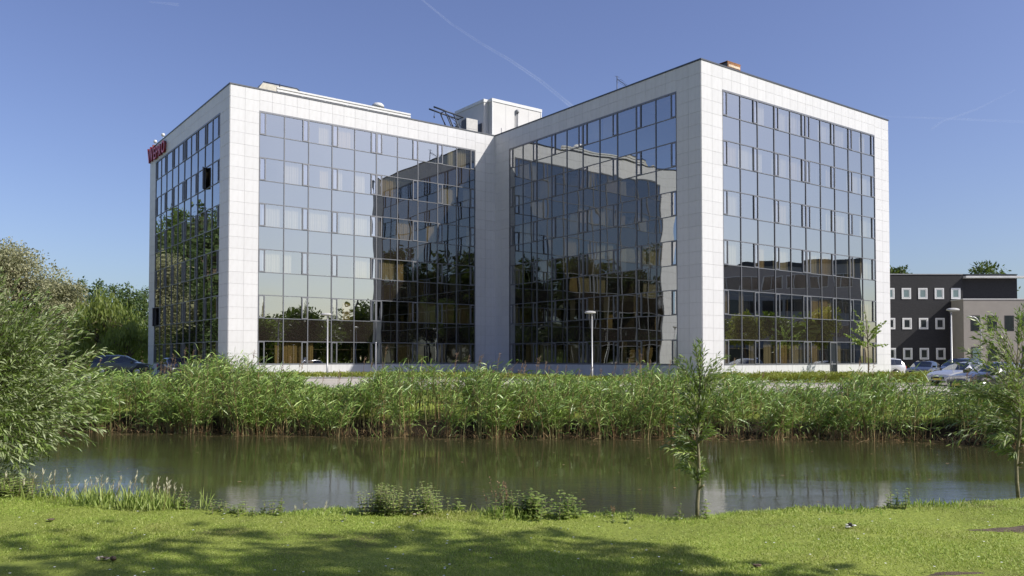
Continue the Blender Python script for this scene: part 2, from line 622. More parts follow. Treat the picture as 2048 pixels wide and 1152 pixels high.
class Leaves:
    """many small leaf blades, each an island: base, two pairs of side points, tip"""

    def __init__(self):
        self.V = []
        self.L = []
        self.S = []
        self.M = []
        self.nv = 0
        self.nl = 0

    def add(self, base, d, length, width, droop=0.25, nrm=None, m=0, w1=0.33, w2=0.68):
        base = np.asarray(base, float)
        N = len(base)
        if N == 0:
            return
        d = unit(np.asarray(d, float))
        if nrm is None:
            nrm = RNG.normal(size=(N, 3))
        side = unit(np.cross(d, nrm))
        length = np.broadcast_to(np.asarray(length, float), (N,))[:, None]
        width = np.broadcast_to(np.asarray(width, float), (N,))[:, None]
        droop = np.broadcast_to(np.asarray(droop, float), (N,))[:, None]
        dn = np.array([0, 0, -1.0])
        p1 = base + d * length * w1 + dn * droop * length * w1 * w1
        p2 = base + d * length * w2 + dn * droop * length * w2 * w2
        p3 = base + d * length + dn * droop * length
        v = np.stack([base, p1 - side * width * .5, p1 + side * width * .5, p2 - side * width * .42, p2 + side * width * .42, p3], 1)
        self.V.append(v.reshape(-1, 3))
        idx = (self.nv + 6 * np.arange(N))[:, None]
        lp = idx + np.array([0, 2, 1, 1, 2, 4, 3, 3, 4, 5])
        self.L.append(lp.ravel())
        st = (self.nl + 10 * np.arange(N))[:, None] + np.array([0, 3, 7])
        self.S.append(st.ravel())
        self.M.append(np.full(3 * N, m))
        self.nv += 6 * N
        self.nl += 10 * N

    def quads(self, base, d, length, width, nrm=None, m=0):
        """diamond leaves, two triangles' worth, for far crowns"""
        base = np.asarray(base, float)
        N = len(base)
        if N == 0:
            return
        d = unit(np.asarray(d, float))
        if nrm is None:
            nrm = RNG.normal(size=(N, 3))
        side = unit(np.cross(d, nrm))
        length = np.broadcast_to(np.asarray(length, float), (N,))[:, None]
        width = np.broadcast_to(np.asarray(width, float), (N,))[:, None]
        mid = base + d * length * .45
        v = np.stack([base, mid + side * width * .5, base + d * length, mid - side * width * .5], 1)
        self.V.append(v.reshape(-1, 3))
        self.L.append(((self.nv + 4 * np.arange(N))[:, None] + np.arange(4)).ravel())
        self.S.append(self.nl + 4 * np.arange(N))
        self.M.append(np.full(N, m))
        self.nv += 4 * N
        self.nl += 4 * N

    def strips(self, P, W, side, m=0):
        """ribbons: P (N,k,3) centre lines, W (N,k) widths, side (N,3)"""
        N, k, _ = P.shape
        off = side[:, None, :] * W[:, :, None] * .5
        v = np.stack([P - off, P + off], 2).reshape(N, 2 * k, 3)
        self.V.append(v.reshape(-1, 3))
        base = (self.nv + 2 * k * np.arange(N))[:, None, None]
        seg = np.arange(k - 1)[None, :, None] * 2
        q = base + seg + np.array([0, 1, 3, 2])[None, None, :]
        self.L.append(q.ravel())
        nf = N * (k - 1)
        self.S.append(self.nl + 4 * np.arange(nf))
        self.M.append(np.full(nf, m))
        self.nv += N * 2 * k
        self.nl += 4 * nf

    def mesh(self, name, mats):
        return raw_mesh(name, np.concatenate(self.V), np.concatenate(self.L), np.concatenate(self.S), mats, np.concatenate(self.M))


def sph(N):
    return unit(RNG.normal(size=(N, 3)))


# ------------------------------------------------------------------ terrain
NE = np.array([[-60, 14.0], [-12, 12.4], [-6.8, 10.9], [-5.1, 9.6], [-2.9, 9.05], [-0.7, 8.95], [2.0, 8.75], [3.8, 9.2], [6.0, 9.8], [12, 10.6], [60, 11.0]])
FE = np.array([[-60, 29.0], [-20, 26.6], [-13.8, 25.9], [-6.4, 24.6], [-0.3, 23.6], [5.4, 23.4], [10.9, 23.0], [12.6, 21.4], [16, 20.0], [24, 19.0], [60, 18.5]])
WATER_Z = -0.6


def near_edge(x):
    return np.interp(x, NE[:, 0], NE[:, 1]) + 0.10 * np.sin(x * 2.3) + 0.05 * np.sin(x * 5.9 + 1)


def far_edge(x):
    return np.interp(x, FE[:, 0], FE[:, 1]) + 0.10 * np.sin(x * 1.7) + 0.06 * np.sin(x * 4.3 + 2)


def sstep(t):
    t = np.clip(t, 0, 1)
    return t * t * (3 - 2 * t)


def far_level(x):
    return 0.25 * sstep((10 - x) / 15.0)


def height(x, y):
    x = np.asarray(x, float)
    y = np.asarray(y, float)
    yn = near_edge(x)
    yf = far_edge(x)
    lump = 0.018 * np.sin(x * 1.9 + y * 0.7) * np.sin(y * 1.3) + 0.010 * np.sin(x * 4.1 - y * 3.2)
    near = 0.05 + lump
    down = sstep((y - yn + 0.15) / 1.5)
    z = near * (1 - down) + (-1.15) * down
    up = sstep((y - yf + 1.1) / 3.6)
    zf = far_level(x)
    z = np.where(y > (yn + yf) * .5, -1.15 * (1 - up) + zf * up, z)
    return z


def axis(fine0, fine1, step, lo, hi):
    a = list(np.arange(fine0, fine1, step))
    s = step
    v = a[-1]
    while v < hi:
        s *= 1.35
        v += s
        a.append(v)
    s = step
    v = a[0]
    while v > lo:
        s *= 1.35
        v -= s
        a.insert(0, v)
    return np.array(a)


def build_terrain():
    xs = axis(-22, 26, .28, -3500, 3500)
    ys = axis(4.5, 34, .22, -3000, 6000)
    X, Y = np.meshgrid(xs, ys)
    Z = height(X, Y)
    n = len(xs)
    v = np.stack([X.ravel(), Y.ravel(), Z.ravel()], 1)
    i, j = np.meshgrid(np.arange(n - 1), np.arange(len(ys) - 1))
    a = (j * n + i).ravel()
    q = np.stack([a, a + 1, a + n + 1, a + n], 1)
    me = raw_mesh('ground', v, q.ravel(), np.arange(len(q)) * 4, ['ground'])
    o = link('ground', me)
    tag(o, 'ground of grass banks and verges on both sides of the pond', kind='structure')
    # water
    mb = MB()
    mb.poly([(-75, 5.5, WATER_Z), (75, 5.5, WATER_Z), (75, 33, WATER_Z), (-75, 33, WATER_Z)])
    o = link('water', mb.mesh('water', 'pond_water'))
    tag(o, 'still green pond water with ripples between the grass banks', kind='structure')


build_terrain()

# road: pale paving between the reeds and the office building
ROAD_FAR = np.array([[-70, 57.6], [-7, 57.4], [4, 54.0], [12, 52.8], [80, 52.8]])


def road_far(x):
    return np.interp(x, ROAD_FAR[:, 0], ROAD_FAR[:, 1])


def build_road():
    xs = np.arange(-70, 81, 1.0)
    near = np.full_like(xs, 37.6)
    far = road_far(xs)
    mb = MB()
    for a in range(len(xs) - 1):
        pts = []
        for k in range(4):
            t0, t1 = k / 4, (k + 1) / 4
            q = [(xs[a], near[a] + (far[a] - near[a]) * t0), (xs[a + 1], near[a + 1] + (far[a + 1] - near[a + 1]) * t0),
                 (xs[a + 1], near[a + 1] + (far[a + 1] - near[a + 1]) * t1), (xs[a], near[a] + (far[a] - near[a]) * t1)]
            mb.poly([(x, y, float(far_level(x)) + .022) for x, y in q])
    o = link('road', mb.mesh('road', 'pavers'))
    tag(o, 'pale paved road in front of the office building', kind='structure')
    # kerbs
    for nm, ys, lab in (('kerb', far, 'grey kerb along the building side of the paved road'), ('kerb', near, 'grey kerb along the pond side of the paved road')):
        m = MB()
        for a in range(0, len(xs) - 1):
            x0, x1 = xs[a] + .01, xs[a + 1] - .01
            y0, y1 = ys[a], ys[a + 1]
            z0 = float(far_level(x0)) - .1
            z1 = float(far_level(x0)) + .12
            b = len(m.v)
            m.v += [(x0, y0 - .1, z0), (x1, y1 - .1, z0), (x1, y1 + .1, z0), (x0, y0 + .1, z0), (x0, y0 - .1, z1), (x1, y1 - .1, z1), (x1, y1 + .1, z1), (x0, y0 + .1, z1)]
            for q in ((0, 3, 2, 1), (4, 5, 6, 7), (0, 1, 5, 4), (1, 2, 6, 5), (2, 3, 7, 6), (3, 0, 4, 7)):
                m.f.append(tuple(b + i for i in q))
                m.s.append(False)
        o = link(nm, m.mesh(nm, 'kerb'))
        tag(o, lab, kind='structure')
    # car park to the right of the building and to its left
    for (x0, x1, y0, y1, lab) in ((33.0, 80, 53.2, 88, 'paved car park beside the dark office building'), (-70, -24, 57.9, 72, 'paved car park left of the office building')):
        m = MB()
        for a in np.arange(x0, x1 - .5, 2.0):
            m.poly([(a, y0, float(far_level(a)) + .026), (min(a + 2, x1), y0, float(far_level(a + 2)) + .026), (min(a + 2, x1), y1, float(far_level(a + 2)) + .026), (a, y1, float(far_level(a)) + .026)])
        o = link('car_park', m.mesh('car_park', 'pavers'))
        tag(o, lab, kind='structure')


build_road()


def build_bounce_paving():
    # unseen pale paving between the wings, added to bounce light on to shaded facades
    m = MB()
    I_ = np.array([-1.517, 73.227])
    n = 8
    for a in range(n):
        for b in range(n):
            q = []
            for (i, j) in ((a, b), (a + 1, b), (a + 1, b + 1), (a, b + 1)):
                p = I_ - U * (.3 + 17.0 * i / n) - V * (.3 + 17.0 * j / n)
                q.append((p[0], p[1], float(far_level(p[0])) + .02))
            # keep clear of the road
            if min(pt[1] for pt in q) > 58.2:
                m.poly(q)
    o = link('bounce_paving', m.mesh('bounce_paving', 'pavers'))
    tag(o, 'unseen pale paving added between the wings to bounce light', kind='structure')


build_bounce_paving()

# ------------------------------------------------------------------ the glass office building
L = 23.64
PIER = 2.17
MOD = (L - 2 * PIER) / 10
ROW = 1.705
SILL = 1.26
GTOP = SILL + 11 * ROW
HTOP = 21.70
PANEL_H = ROW / 2
I = np.array([-1.517, 73.227])
P1 = I - U * L
P2 = I - V * L
VENTS = {0: 'L', 1: 'R', 3: 'L', 4: 'R', 5: 'L', 6: 'R', 8: 'L', 9: 'R'}
VENT_W = 0.50

office = thing('office_building', 'large white clad office building with mirrored glass facades behind the reeds', 'building', (I[0], I[1], 0))


def rel(p, z=0.0):
    return (p[0] - I[0], p[1] - I[1], z)


# facades: name, left end seen from outside, direction to the right
FAC = {'B': (P1, U), 'C': (I, -V), 'D': (P2, U), 'A': (P1 + V * L, -V)}


def fac_rot(d):
    return math.atan2(d[1], d[0])


def pane_mesh(w, h, mat, k=7, amp=1.0):
    """a sheet of float glass, never quite flat: bowed by its seals, a little twisted"""
    xs = np.linspace(0, w, k)
    zs = np.linspace(0, h, k)
    X, Z = np.meshgrid(xs, zs)
    u, v = X / w, Z / h
    bow = RNG.normal(0.0007, 0.0016)
    y = bow * 16 * u * (1 - u) * v * (1 - v)
    y = y + RNG.normal(0, .0010) * (u - .5) + RNG.normal(0, .0016) * (v - .5) + RNG.normal(0, .0009) * (u - .5) * (v - .5) * 4
    y = y + RNG.normal(0, .00045) * np.sin(2 * math.pi * (u + RNG.random())) + RNG.normal(0, .00045) * np.sin(2 * math.pi * (v + RNG.random()))
    vts = np.stack([X.ravel(), y.ravel() * amp, Z.ravel()], 1)
    i, j = np.meshgrid(np.arange(k - 1), np.arange(k - 1))
    a = (j * k + i).ravel()
    q = np.stack([a, a + 1, a + k + 1, a + k], 1)
    return raw_mesh('pane', vts, q.ravel(), np.arange(len(q)) * 4, [mat])


def curtain_mesh(w, h, mat):
    n = max(6, int(w / .045))
    ph = random.random() * 6
    pts = []
    for i in range(n + 1):
        x = w * i / n
        pts.append((x, .030 * math.sin(i * 1.5 + ph) + .018 * math.sin(i * .6 + ph * 2)))
    mb = MB()
    for (x, y) in pts:
        mb.v += [(x, y, 0), (x, y, h)]
    for i in range(n):
        mb.f.append((2 * i, 2 * i + 2, 2 * i + 3, 2 * i + 1))
        mb.s.append(True)
    return mb.mesh('curtain', mat)


# shared meshes
_pw, _ph = PIER / 2, PANEL_H
pier_me = MB().bevel_box(.0045, _pw - .0045, -.03, 0, .0045, _ph - .0045, .003).mesh('panel', 'cladding')
head_h = (HTOP - .06 - GTOP - .05) / 2
head_me = MB().bevel_box(.0045, MOD / 2 - .0045, -.03, 0, .0045, head_h - .0045, .003).mesh('panel', 'cladding')
plin_me = MB().bevel_box(.006, MOD - .006, -.035, 0, .006, SILL + .3 - .05, .004).mesh('panel', 'cladding')
vent_frame = MB()
_fw = .085
vent_frame.box(0, VENT_W, -.045, .03, 0, _fw).box(0, VENT_W, -.045, .03, ROW - _fw, ROW).box(0, _fw, -.044, .03, _fw, ROW - _fw).box(VENT_W - _fw, VENT_W, -.044, .03, _fw, ROW - _fw)
vent_frame = vent_frame.mesh('vent_frame', 'frame_metal')
mull_me = MB().box(-.032, .032, -.03, .08, SILL - .05, GTOP + .05).mesh('mullion', 'frame_metal')
tran_me = MB().box(PIER, L - PIER, -.022, .07, -.028, .028).mesh('transom', 'frame_metal')
edge_me = MB().box(PIER - .03, L - PIER + .03, -.034, .09, -.06, .06).mesh('transom', 'frame_metal')

OPEN = {('A', 8, 4): 30, ('A', 0, 1): 30}       # vents that stand open: facade, column, floor


def build_facade(fn):
    o0, d = FAC[fn]
    rz = fac_rot(d)
    nin = np.array([-d[1], d[0]])                 # into the building

    def put(name, me, x, y, z, extra=0.0):
        p = o0 + d * x + nin * y
        return link(name, me, office, rel(p, z), rz + extra)

    # backing behind the cladding, one solid wall piece with recessed dark joints
    mb = MB()
    mb.box(.0, PIER - .02, 0, .22, -.5, HTOP - .08)
    mb.box(L - PIER + .02, L, 0, .22, -.5, HTOP - .08)
    mb.box(PIER - .02, L - PIER + .02, 0, .22, GTOP + .06, HTOP - .08)
    mb.box(PIER - .02, L - PIER + .02, 0, .22, -.5, SILL - .06)
    put('wall', mb.mesh('wall', 'joint_dark'), 0, 0, 0)
    # cladding panels
    nrow = int(HTOP / PANEL_H) + 1
    joined = MB()
    for side in (0, 1):
        x0 = 0 if side == 0 else L - PIER
        top = HTOP - .075
        for r in range(nrow + 1):
            z1 = top - r * PANEL_H
            z0 = z1 - PANEL_H
            if z1 < -.2:
                break
            for c in (0, 1):
                if fn == 'A':
                    joined.bevel_box(x0 + c * _pw + .006, x0 + c * _pw + _pw - .006, -.035, 0, z0 + .006, z1 - .006, .004)
                else:
                    put('pier_panel', pier_me, x0 + c * _pw, 0, z0)
    if fn == 'A':
        o = put('pier_panel', joined.mesh('pier_panels', 'cladding'), 0, 0, 0)
        o['kind'] = 'stuff'
    for r in (0, 1):
        for c in range(20):
            put('header_panel', head_me, PIER + c * MOD / 2, 0, GTOP + .055 + r * head_h)
    for c in range(10):
        if fn == 'D' and c == 6:
            continue
        put('plinth_panel', plin_me, PIER + c * MOD, 0, -.3)
    # coping
    put('coping', MB().box(-.06, L + .06, -.07, .34, HTOP - .07, HTOP + .03).mesh('coping', 'coping_metal'), 0, 0, 0)
    # mullions and transoms
    for c in range(11):
        put('mullion', mull_me, PIER + c * MOD, 0, 0)
    for r in range(1, 11):
        put('transom', tran_me, 0, 0, SILL + r * ROW)
    put('transom', edge_me, 0, 0, SILL)
    put('transom', edge_me, 0, 0, GTOP)
    # panes
    amp = 1.1 if fn == 'C' else .95
    for r in range(11):
        z = SILL + r * ROW
        for c in range(10):
            x = PIER + c * MOD
            if r % 2:
                put('spandrel_pane', pane_mesh(MOD, ROW, 'spandrel_glass', amp=amp), x, .02, z)
                continue
            fl = r // 2
            side = VENTS.get(c)
            if not side:
                put('window_pane', pane_mesh(MOD, ROW, 'vision_glass', amp=amp), x, .02, z)
            else:
                px = x + VENT_W if side == 'L' else x
                put('window_pane', pane_mesh(MOD - VENT_W, ROW, 'vision_glass', amp=amp), px, .02, z)
                vx = x if side == 'L' else x + MOD - VENT_W
                ang = OPEN.get((fn, c, fl))
                if fn == 'D' and c == 6 and fl == 0:
                    door = MB()
                    dw = .95
                    door.box(0, dw, -.06, .04, 2.9, 3.0).box(0, .09, -.06, .04, 0, 2.9).box(dw - .09, dw, -.06, .04, 0, 2.9).box(.09, dw - .09, -.05, .04, 0, .12)
                    dd = put('door', door.mesh('door', 'frame_metal'), vx - .45, -.01, SILL - 1.3)
                    link('pane', MB().box(.09, dw - .09, -.005, .01, .12, 2.9).mesh('pane', 'pane_dark'), dd)
                    hm = MB().tube([(.14, -.11, .95), (.14, -.11, 1.5)], .018, 6)
                    link('handle', hm.mesh('handle', 'pipe_grey'), dd)
                    put('plinth_panel', MB().bevel_box(.006, MOD - .98, -.035, 0, .006, SILL + .25, .004).mesh('panel', 'cladding'), x, 0, -.3)
                    continue
                if ang:
                    vf = put('vent_window', vent_frame, vx, -.02, z, -R(ang))
                    link('pane', MB().box(_fw, VENT_W - _fw, -.008, .004, _fw, ROW - _fw).mesh('pane', 'pane_dark'), vf)
                else:
                    vf = put('vent_window', vent_frame, vx, -.004, z)
                    link('pane', pane_mesh(VENT_W - 2 * _fw, ROW - 2 * _fw, 'vent_glass', 5), vf, (_fw, .004, _fw))
            # curtains
            lit = fn in 'BD'
            prob = .62 if lit else .5
            if fl == 0:
                prob = .7
            if random.random() < prob:
                mt = random.choice(['curtain_cream', 'curtain_cream', 'curtain_tan', 'curtain_white'])
                if fl <= 1:
                    mt = random.choice(['curtain_tan', 'curtain_tan', 'curtain_cream'])
                full = random.random() < .45
                w = (MOD - .12) if full else random.uniform(.45, 1.1)
                off = .06 if (full or random.random() < .5) else MOD - w - .06
                put('curtain', curtain_mesh(w, ROW + .25, mt), x + off, .26, z - .15)


for _f in 'BCDA':
    build_facade(_f)


def build_blocks():
    """slabs, cores, back walls and roofs: block corner (relative to the inner corner) in u, v metres"""
    rz = fac_rot(U)

    def put(name, mb, mat):
        return link(name, mb.mesh(name, mat), office, (0, 0, 0), rz)

    # local frame: x along U, y along V, origin at the inner corner
    for (u0, v0) in ((-L, 0.0), (0.0, -L)):
        u1, v1 = u0 + L, v0 + L
        for k in range(7):
            z = .12 if k == 0 else SILL + 2 * k * ROW - .80
            if k == 6:
                break
            put('floor_slab', MB().box(u0 + .25, u1 - .25, v0 + .25, v1 - .25, z - .3, z), 'interior_floor')
            put('ceiling', MB().box(u0 + .3, u1 - .3, v0 + .3, v1 - .3, z + 2.25, z + 2.29), 'interior_ceiling')
        put('core', MB().box(u0 + 5.2, u1 - .5, v0 + 5.2, v1 - .5, .1, HTOP - .6), 'interior_wall')
        # partitions between rooms, every second module
        mb = MB()
        for c in range(0, 11, 2):
            xx = PIER + c * MOD
            mb.box(u0 + xx - .05, u0 + xx + .05, v0 + .35, v0 + 5.2, .1, GTOP)
            mb.box(u0 + .35, u0 + 5.2, v0 + xx - .05, v0 + xx + .05, .1, GTOP)
        put('partition', mb, 'interior_wall')
        put('roof', MB().box(u0 + .22, u1 - .22, v0 + .22, v1 - .22, HTOP - .75, HTOP - .5), 'roof_felt')
        # the two sides not seen in the photograph: solid walls
        put('wall', MB().box(u0, u1, v1 - .24, v1 - .002, -.5, HTOP), 'core_wall')
        put('wall', MB().box(u1 - .24, u1 - .002, v0 + .24, v1 - .25, -.5, HTOP), 'core_wall')
    # connecting block behind the inner corner
    put('wall', MB().box(0.01, L, 0.01, L, -.5, HTOP - .3), 'core_wall')
    put('roof', MB().box(.3, L - .3, .3, L - .3, HTOP - .3, HTOP - .25), 'roof_felt')

    # stair tower on the roof
    zb, zt = HTOP - .25, HTOP + 4.2
    t = put('stair_tower', MB().box(1.35, 7.2, 2.35, 8.2, zb, zt).box(.85, 1.35, 3.0, 7.9, zb, zt), 'penthouse_sheet')
    def sub(name, mb, mat):
        return link(name, mb.mesh(name, mat), t)
    sub('roof_trim', MB().box(1.29, 7.26, 2.29, 2.35, zt - .22, zt + .06).box(.79, .85, 2.94, 7.96, zt - .22, zt + .06).box(1.29, 1.35, 2.35, 2.94, zt - .22, zt + .06).box(.85, 1.29, 2.94, 3.0, zt - .22, zt + .06), 'white_trim')
    sub('corner_trim', MB().box(1.31, 1.43, 2.31, 2.349, zb, zt - .23).box(7.12, 7.24, 2.31, 2.349, zb, zt - .23), 'white_trim')
    sub('door', MB().box(.80, .849, 3.35, 4.4, zb, zb + 2.3), 'door_dark')
    sub('downpipe', MB().tube([(4.25, 2.24, zt - .7), (4.25, 2.24, zb)], .06, 8).tube([(4.2, 2.22, zt - .55), (4.2, 2.22, zt - .85)], .16, 8).tube([(4.08, 2.24, zt - .8), (4.08, 2.24, zb + .5)], .03, 6), 'pipe_grey')
    sub('cable', MB().tube([(2.4, 2.32, zb), (2.4, 2.32, zb + 1.9)], .02, 5), 'pipe_grey')
    for k in (2.9, 5.6):
        sub('panel_seam', MB().box(k, k + .02, 2.343, 2.349, zb, zt - .25), 'pipe_grey')


build_blocks()


def build_sign():
    o0, d = FAC['A']
    # letters stand proud of the header of the left facade, reading from its far end
    nout = np.array([d[1], -d[0]])
    root = thing('sign', 'red three dimensional lettering high on the left facade', 'sign', (o0[0] + nout[0] * .04, o0[1] + nout[1] * .04, GTOP + .04), fac_rot(d))
    x = -.25
    for ch, size in zip('WEPRO', (1.46, 1.08, 1.08, 1.08, 1.08)):
        cu = bpy.data.curves.new('letter', 'FONT')
        cu.body = ch
        cu.size = size / .70
        cu.extrude = .09
        cu.offset = .012
        cu.resolution_u = 4
        tmp = bpy.data.objects.new('tmp', cu)
        me = bpy.data.meshes.new_from_object(tmp)
        bpy.data.objects.remove(tmp)
        me.name = 'letter'
        xs = [v.co.x for v in me.vertices]
        ys = [v.co.y for v in me.vertices]
        w = max(xs) - min(xs)
        for v in me.vertices:
            lx, ly, lz = v.co.x - min(xs), v.co.y - min(ys), v.co.z
            v.co = (lx, -.13 - lz, ly)
        me.materials.clear()
        me.materials.append(MATS['sign_red'])
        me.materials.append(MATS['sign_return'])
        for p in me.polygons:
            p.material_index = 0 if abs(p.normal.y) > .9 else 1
        me.flip_normals()
        o = link('letter', me, root, (x, 0, 0 if size > 1.5 else .19))
        if ch == 'W':
            o['label'] = 'largest red letter at the left of the sign'
        x += w + .20
    # rails that hold the letters
    link('rail', MB().box(-.1, x - .35, -.04, .02, .42, .46).box(-.1, x - .35, -.04, .02, .98, 1.02).mesh('rail', 'sign_return'), root)
    # two little floodlights on the roof edge above it
    for k in (1.2, 4.1):
        f = MB().box(-.12, .12, -.12, .12, 0, .07).tube([(0, 0, .05), (0, 0, .35)], .03, 6).lathe([(.0, .34), (.14, .36), (.17, .5), (.13, .62), (.0, .64)], 10)
        p = o0 + d * k - nout * .12
        ob = link('roof_spotlight', f.mesh('roof_spotlight', 'white_trim'), None, (p[0], p[1], HTOP + .03), 0)
        tag(ob, 'small white fitting on the roof edge %s the red sign' % ('directly above' if k < 2 else 'to the right of'), 'lamp')


build_sign()


def roof_pt(u, v):
    p = I + U * u + V * v
    return p


def build_roof_things():
    rz = fac_rot(U)
    ROOF = HTOP - .5
    # long white plinth with rails along the left block's roof edge
    p = roof_pt(-L + 3.7, .62)
    t = thing('roof_rail', 'long white double rail along the roof edge of the left block', 'rail', (p[0], p[1], ROOF), rz)
    ln = 11.6
    link('rail', MB().box(0, ln, -.06, .06, 1.0, 1.13).mesh('rail', 'white_trim'), t)
    link('rail', MB().box(0, ln, -.05, .05, .78, .93).mesh('rail', 'white_trim'), t)
    link('backing_plate', MB().box(.02, ln - .02, .065, .09, .6, 1.08).mesh('plate', 'curtain_cream'), t)
    for k in range(7):
        link('post', MB().box(.1 + k * 1.88, .2 + k * 1.88, -.04, .055, 0, .79).mesh('post', 'white_trim'), t)
    # beige cradle at the left end of the rail
    p = roof_pt(-L + 2.55, 1.2)
    t = thing('cleaning_cradle', 'beige window cleaning cradle on the roof of the left block', 'cradle', (p[0], p[1], ROOF), rz)
    b = MB()
    prof = [(-.1, .85), (.3, 1.45), (3.0, 1.45), (3.4, 1.15), (3.4, .8), (-.1, .8)]
    for y in (0, 1.0):
        b.poly([(x, y, z) for x, z in (prof if y == 0 else prof[::-1])])
    for k in range(len(prof)):
        a, c = prof[k], prof[(k + 1) % len(prof)]
        b.poly([(a[0], 0, a[1]), (a[0], 1.0, a[1]), (c[0], 1.0, c[1]), (c[0], 0, c[1])])
    link('body', b.mesh('body', 'cradle_beige'), t)
    link('handrail', MB().tube([(.3, -.02, 1.5), (3.0, -.02, 1.5), (3.4, -.02, 1.2)], .035, 6).tube([(1.6, -.02, .8), (1.6, -.02, 1.6)], .03, 6).mesh('handrail', 'gantry_steel'), t)
    link('leg', MB().box(.3, .5, .3, .7, 0, .8).mesh('leg', 'gantry_steel'), t)
    link('leg', MB().box(2.8, 3.0, .3, .7, 0, .8).mesh('leg', 'gantry_steel'), t)
    # dome vent
    p = roof_pt(-L + 12.6, 1.3)
    t = thing('roof_fan', 'white domed fan on the roof behind the long rail', 'fan', (p[0], p[1], ROOF), rz)
    link('upstand', MB().lathe([(.33, 0), (.33, 1.35), (.28, 1.36)], 16).mesh('upstand', 'pipe_grey'), t)
    link('dome', MB().lathe([(.30, 1.30), (.52, 1.34), (.50, 1.52), (.36, 1.66), (.15, 1.73), (.0, 1.74)], 18).mesh('dome', 'white_trim'), t)
    # grey plant box in front of the stair tower
    p = roof_pt(-.9, 3.3)
    t = thing('air_unit', 'grey box air conditioning unit left of the rooftop stair tower', 'air conditioner', (p[0], p[1], ROOF), rz)
    link('casing', MB().box(0, 1.25, 0, .9, .8, 2.75).mesh('casing', 'unit_grey'), t)
    link('grille', MB().box(-.02, -.002, .06, .84, .9, 2.65).mesh('grille', 'unit_dark'), t)
    link('panel_seam', MB().box(.02, 1.23, -.012, -.002, 1.8, 1.83).mesh('seam', 'pipe_grey'), t)
    link('foot', MB().box(.05, .2, .05, .85, 0, .8).mesh('foot', 'unit_dark'), t)
    link('foot', MB().box(1.05, 1.2, .05, .85, 0, .8).mesh('foot', 'unit_dark'), t)
    # davit gantry
    p = roof_pt(-2.75, 2.6)
    t = thing('roof_davit', 'dark steel davit frame with hanging hooks left of the air unit', 'davit', (p[0], p[1], ROOF), rz)
    zt = 2.55
    link('boom', MB().tube([(-2.1, 0, zt + .32), (1.05, 0, zt - .08)], .075, 6).tube([(-2.1, .8, zt + .32), (1.05, .8, zt - .08)], .075, 6).mesh('boom', 'gantry_steel'), t)
    for (a, c) in ((-.9, .55), (-.05, 1.35)):
        for y in (0, .8):
            link('leg', MB().tube([(a, y, zt + .08), (c, y, 0)], .06, 6).mesh('leg', 'gantry_steel'), t)
    link('brace', MB().tube([(-.7, 0, zt - .1), (1.0, 0, 1.5)], .035, 5).tube([(1.05, 0, zt - .1), (.3, 0, 1.3)], .035, 5).tube([(.0, 0, 1.8), (.9, 0, 1.2)], .035, 5).tube([(-.9, 0, zt + .15), (-.9, .8, zt + .15)], .04, 5).tube([(1.0, 0, zt - .08), (1.0, .8, zt - .08)], .04, 5).mesh('brace', 'gantry_steel'), t)
    link('winch', MB().box(.35, .65, .2, .6, 1.25, 1.6).mesh('winch', 'gantry_steel'), t)
    link('hook', MB().tube([(-2.05, 0, zt + .3), (-2.05, 0, zt - .55)], .012, 4).lathe([(0, zt - .45), (.06, zt - .5), (.07, zt - .62), (0, zt - .72)], 8, (-2.05, 0, 0)).mesh('hook', 'gantry_steel'), t)
    link('hook', MB().tube([(-1.25, 0, zt + .2), (-1.25, 0, zt - .2)], .012, 4).lathe([(0, zt - .15), (.05, zt - .2), (0, zt - .32)], 8, (-1.25, 0, 0)).mesh('hook', 'gantry_steel'), t)
    link('base_beam', MB().box(-2.2, 1.6, -.06, .06, .5, .66).box(-1.6, -1.2, -.1, .1, .66, .95).box(-.4, -.2, -.08, .08, .66, .9).mesh('base_beam', 'unit_grey'), t)
    # aerial
    p = roof_pt(1.6, -14.0)
    t = thing('aerial', 'thin television aerial on the roof edge of the right block', 'aerial', (p[0], p[1], ROOF), rz)
    link('mast', MB().tube([(0, 0, 0), (0, 0, 2.35)], .035, 6).mesh('mast', 'gantry_steel'), t)
    el = MB().tube([(0, -.05, 2.1), (1.25, -.05, 1.65)], .02, 5)
    for k in range(7):
        x = .15 + k * .17
        z = 2.1 - .36 * x
        el.tube([(x, -.35 + .02 * k, z), (x, .25 - .02 * k, z)], .012, 4)
    el.tube([(-.25, 0, 2.3), (.25, 0, 2.3)], .012, 4)
    link('boom', el.mesh('boom', 'gantry_steel'), t)
    # rusty box
    p = roof_pt(3.7, -L + .75)
    t = thing('roof_hatch_box', 'rusty orange box on the roof near the right block\'s front corner', 'box', (p[0], p[1], ROOF), rz)
    link('body', MB().box(0, 1.35, 0, 1.6, .75, 1.3).mesh('body', 'unit_dark'), t)
    link('front_sheet', MB().box(-.03, 1.38, -.05, -.003, .8, 1.34).mesh('front', 'rust'), t)
    link('front_strip', MB().box(.05, 1.3, -.075, -.052, 1.0, 1.16).mesh('strip', 'rust_white'), t)
    link('lid', MB().box(-.06, 1.41, -.06, 1.65, 1.345, 1.385).mesh('lid', 'rust'), t)
    for x in (.1, 1.1):
        link('leg', MB().box(x, x + .12, .2, 1.4, 0, .75).mesh('leg', 'unit_dark'), t)


build_roof_things()


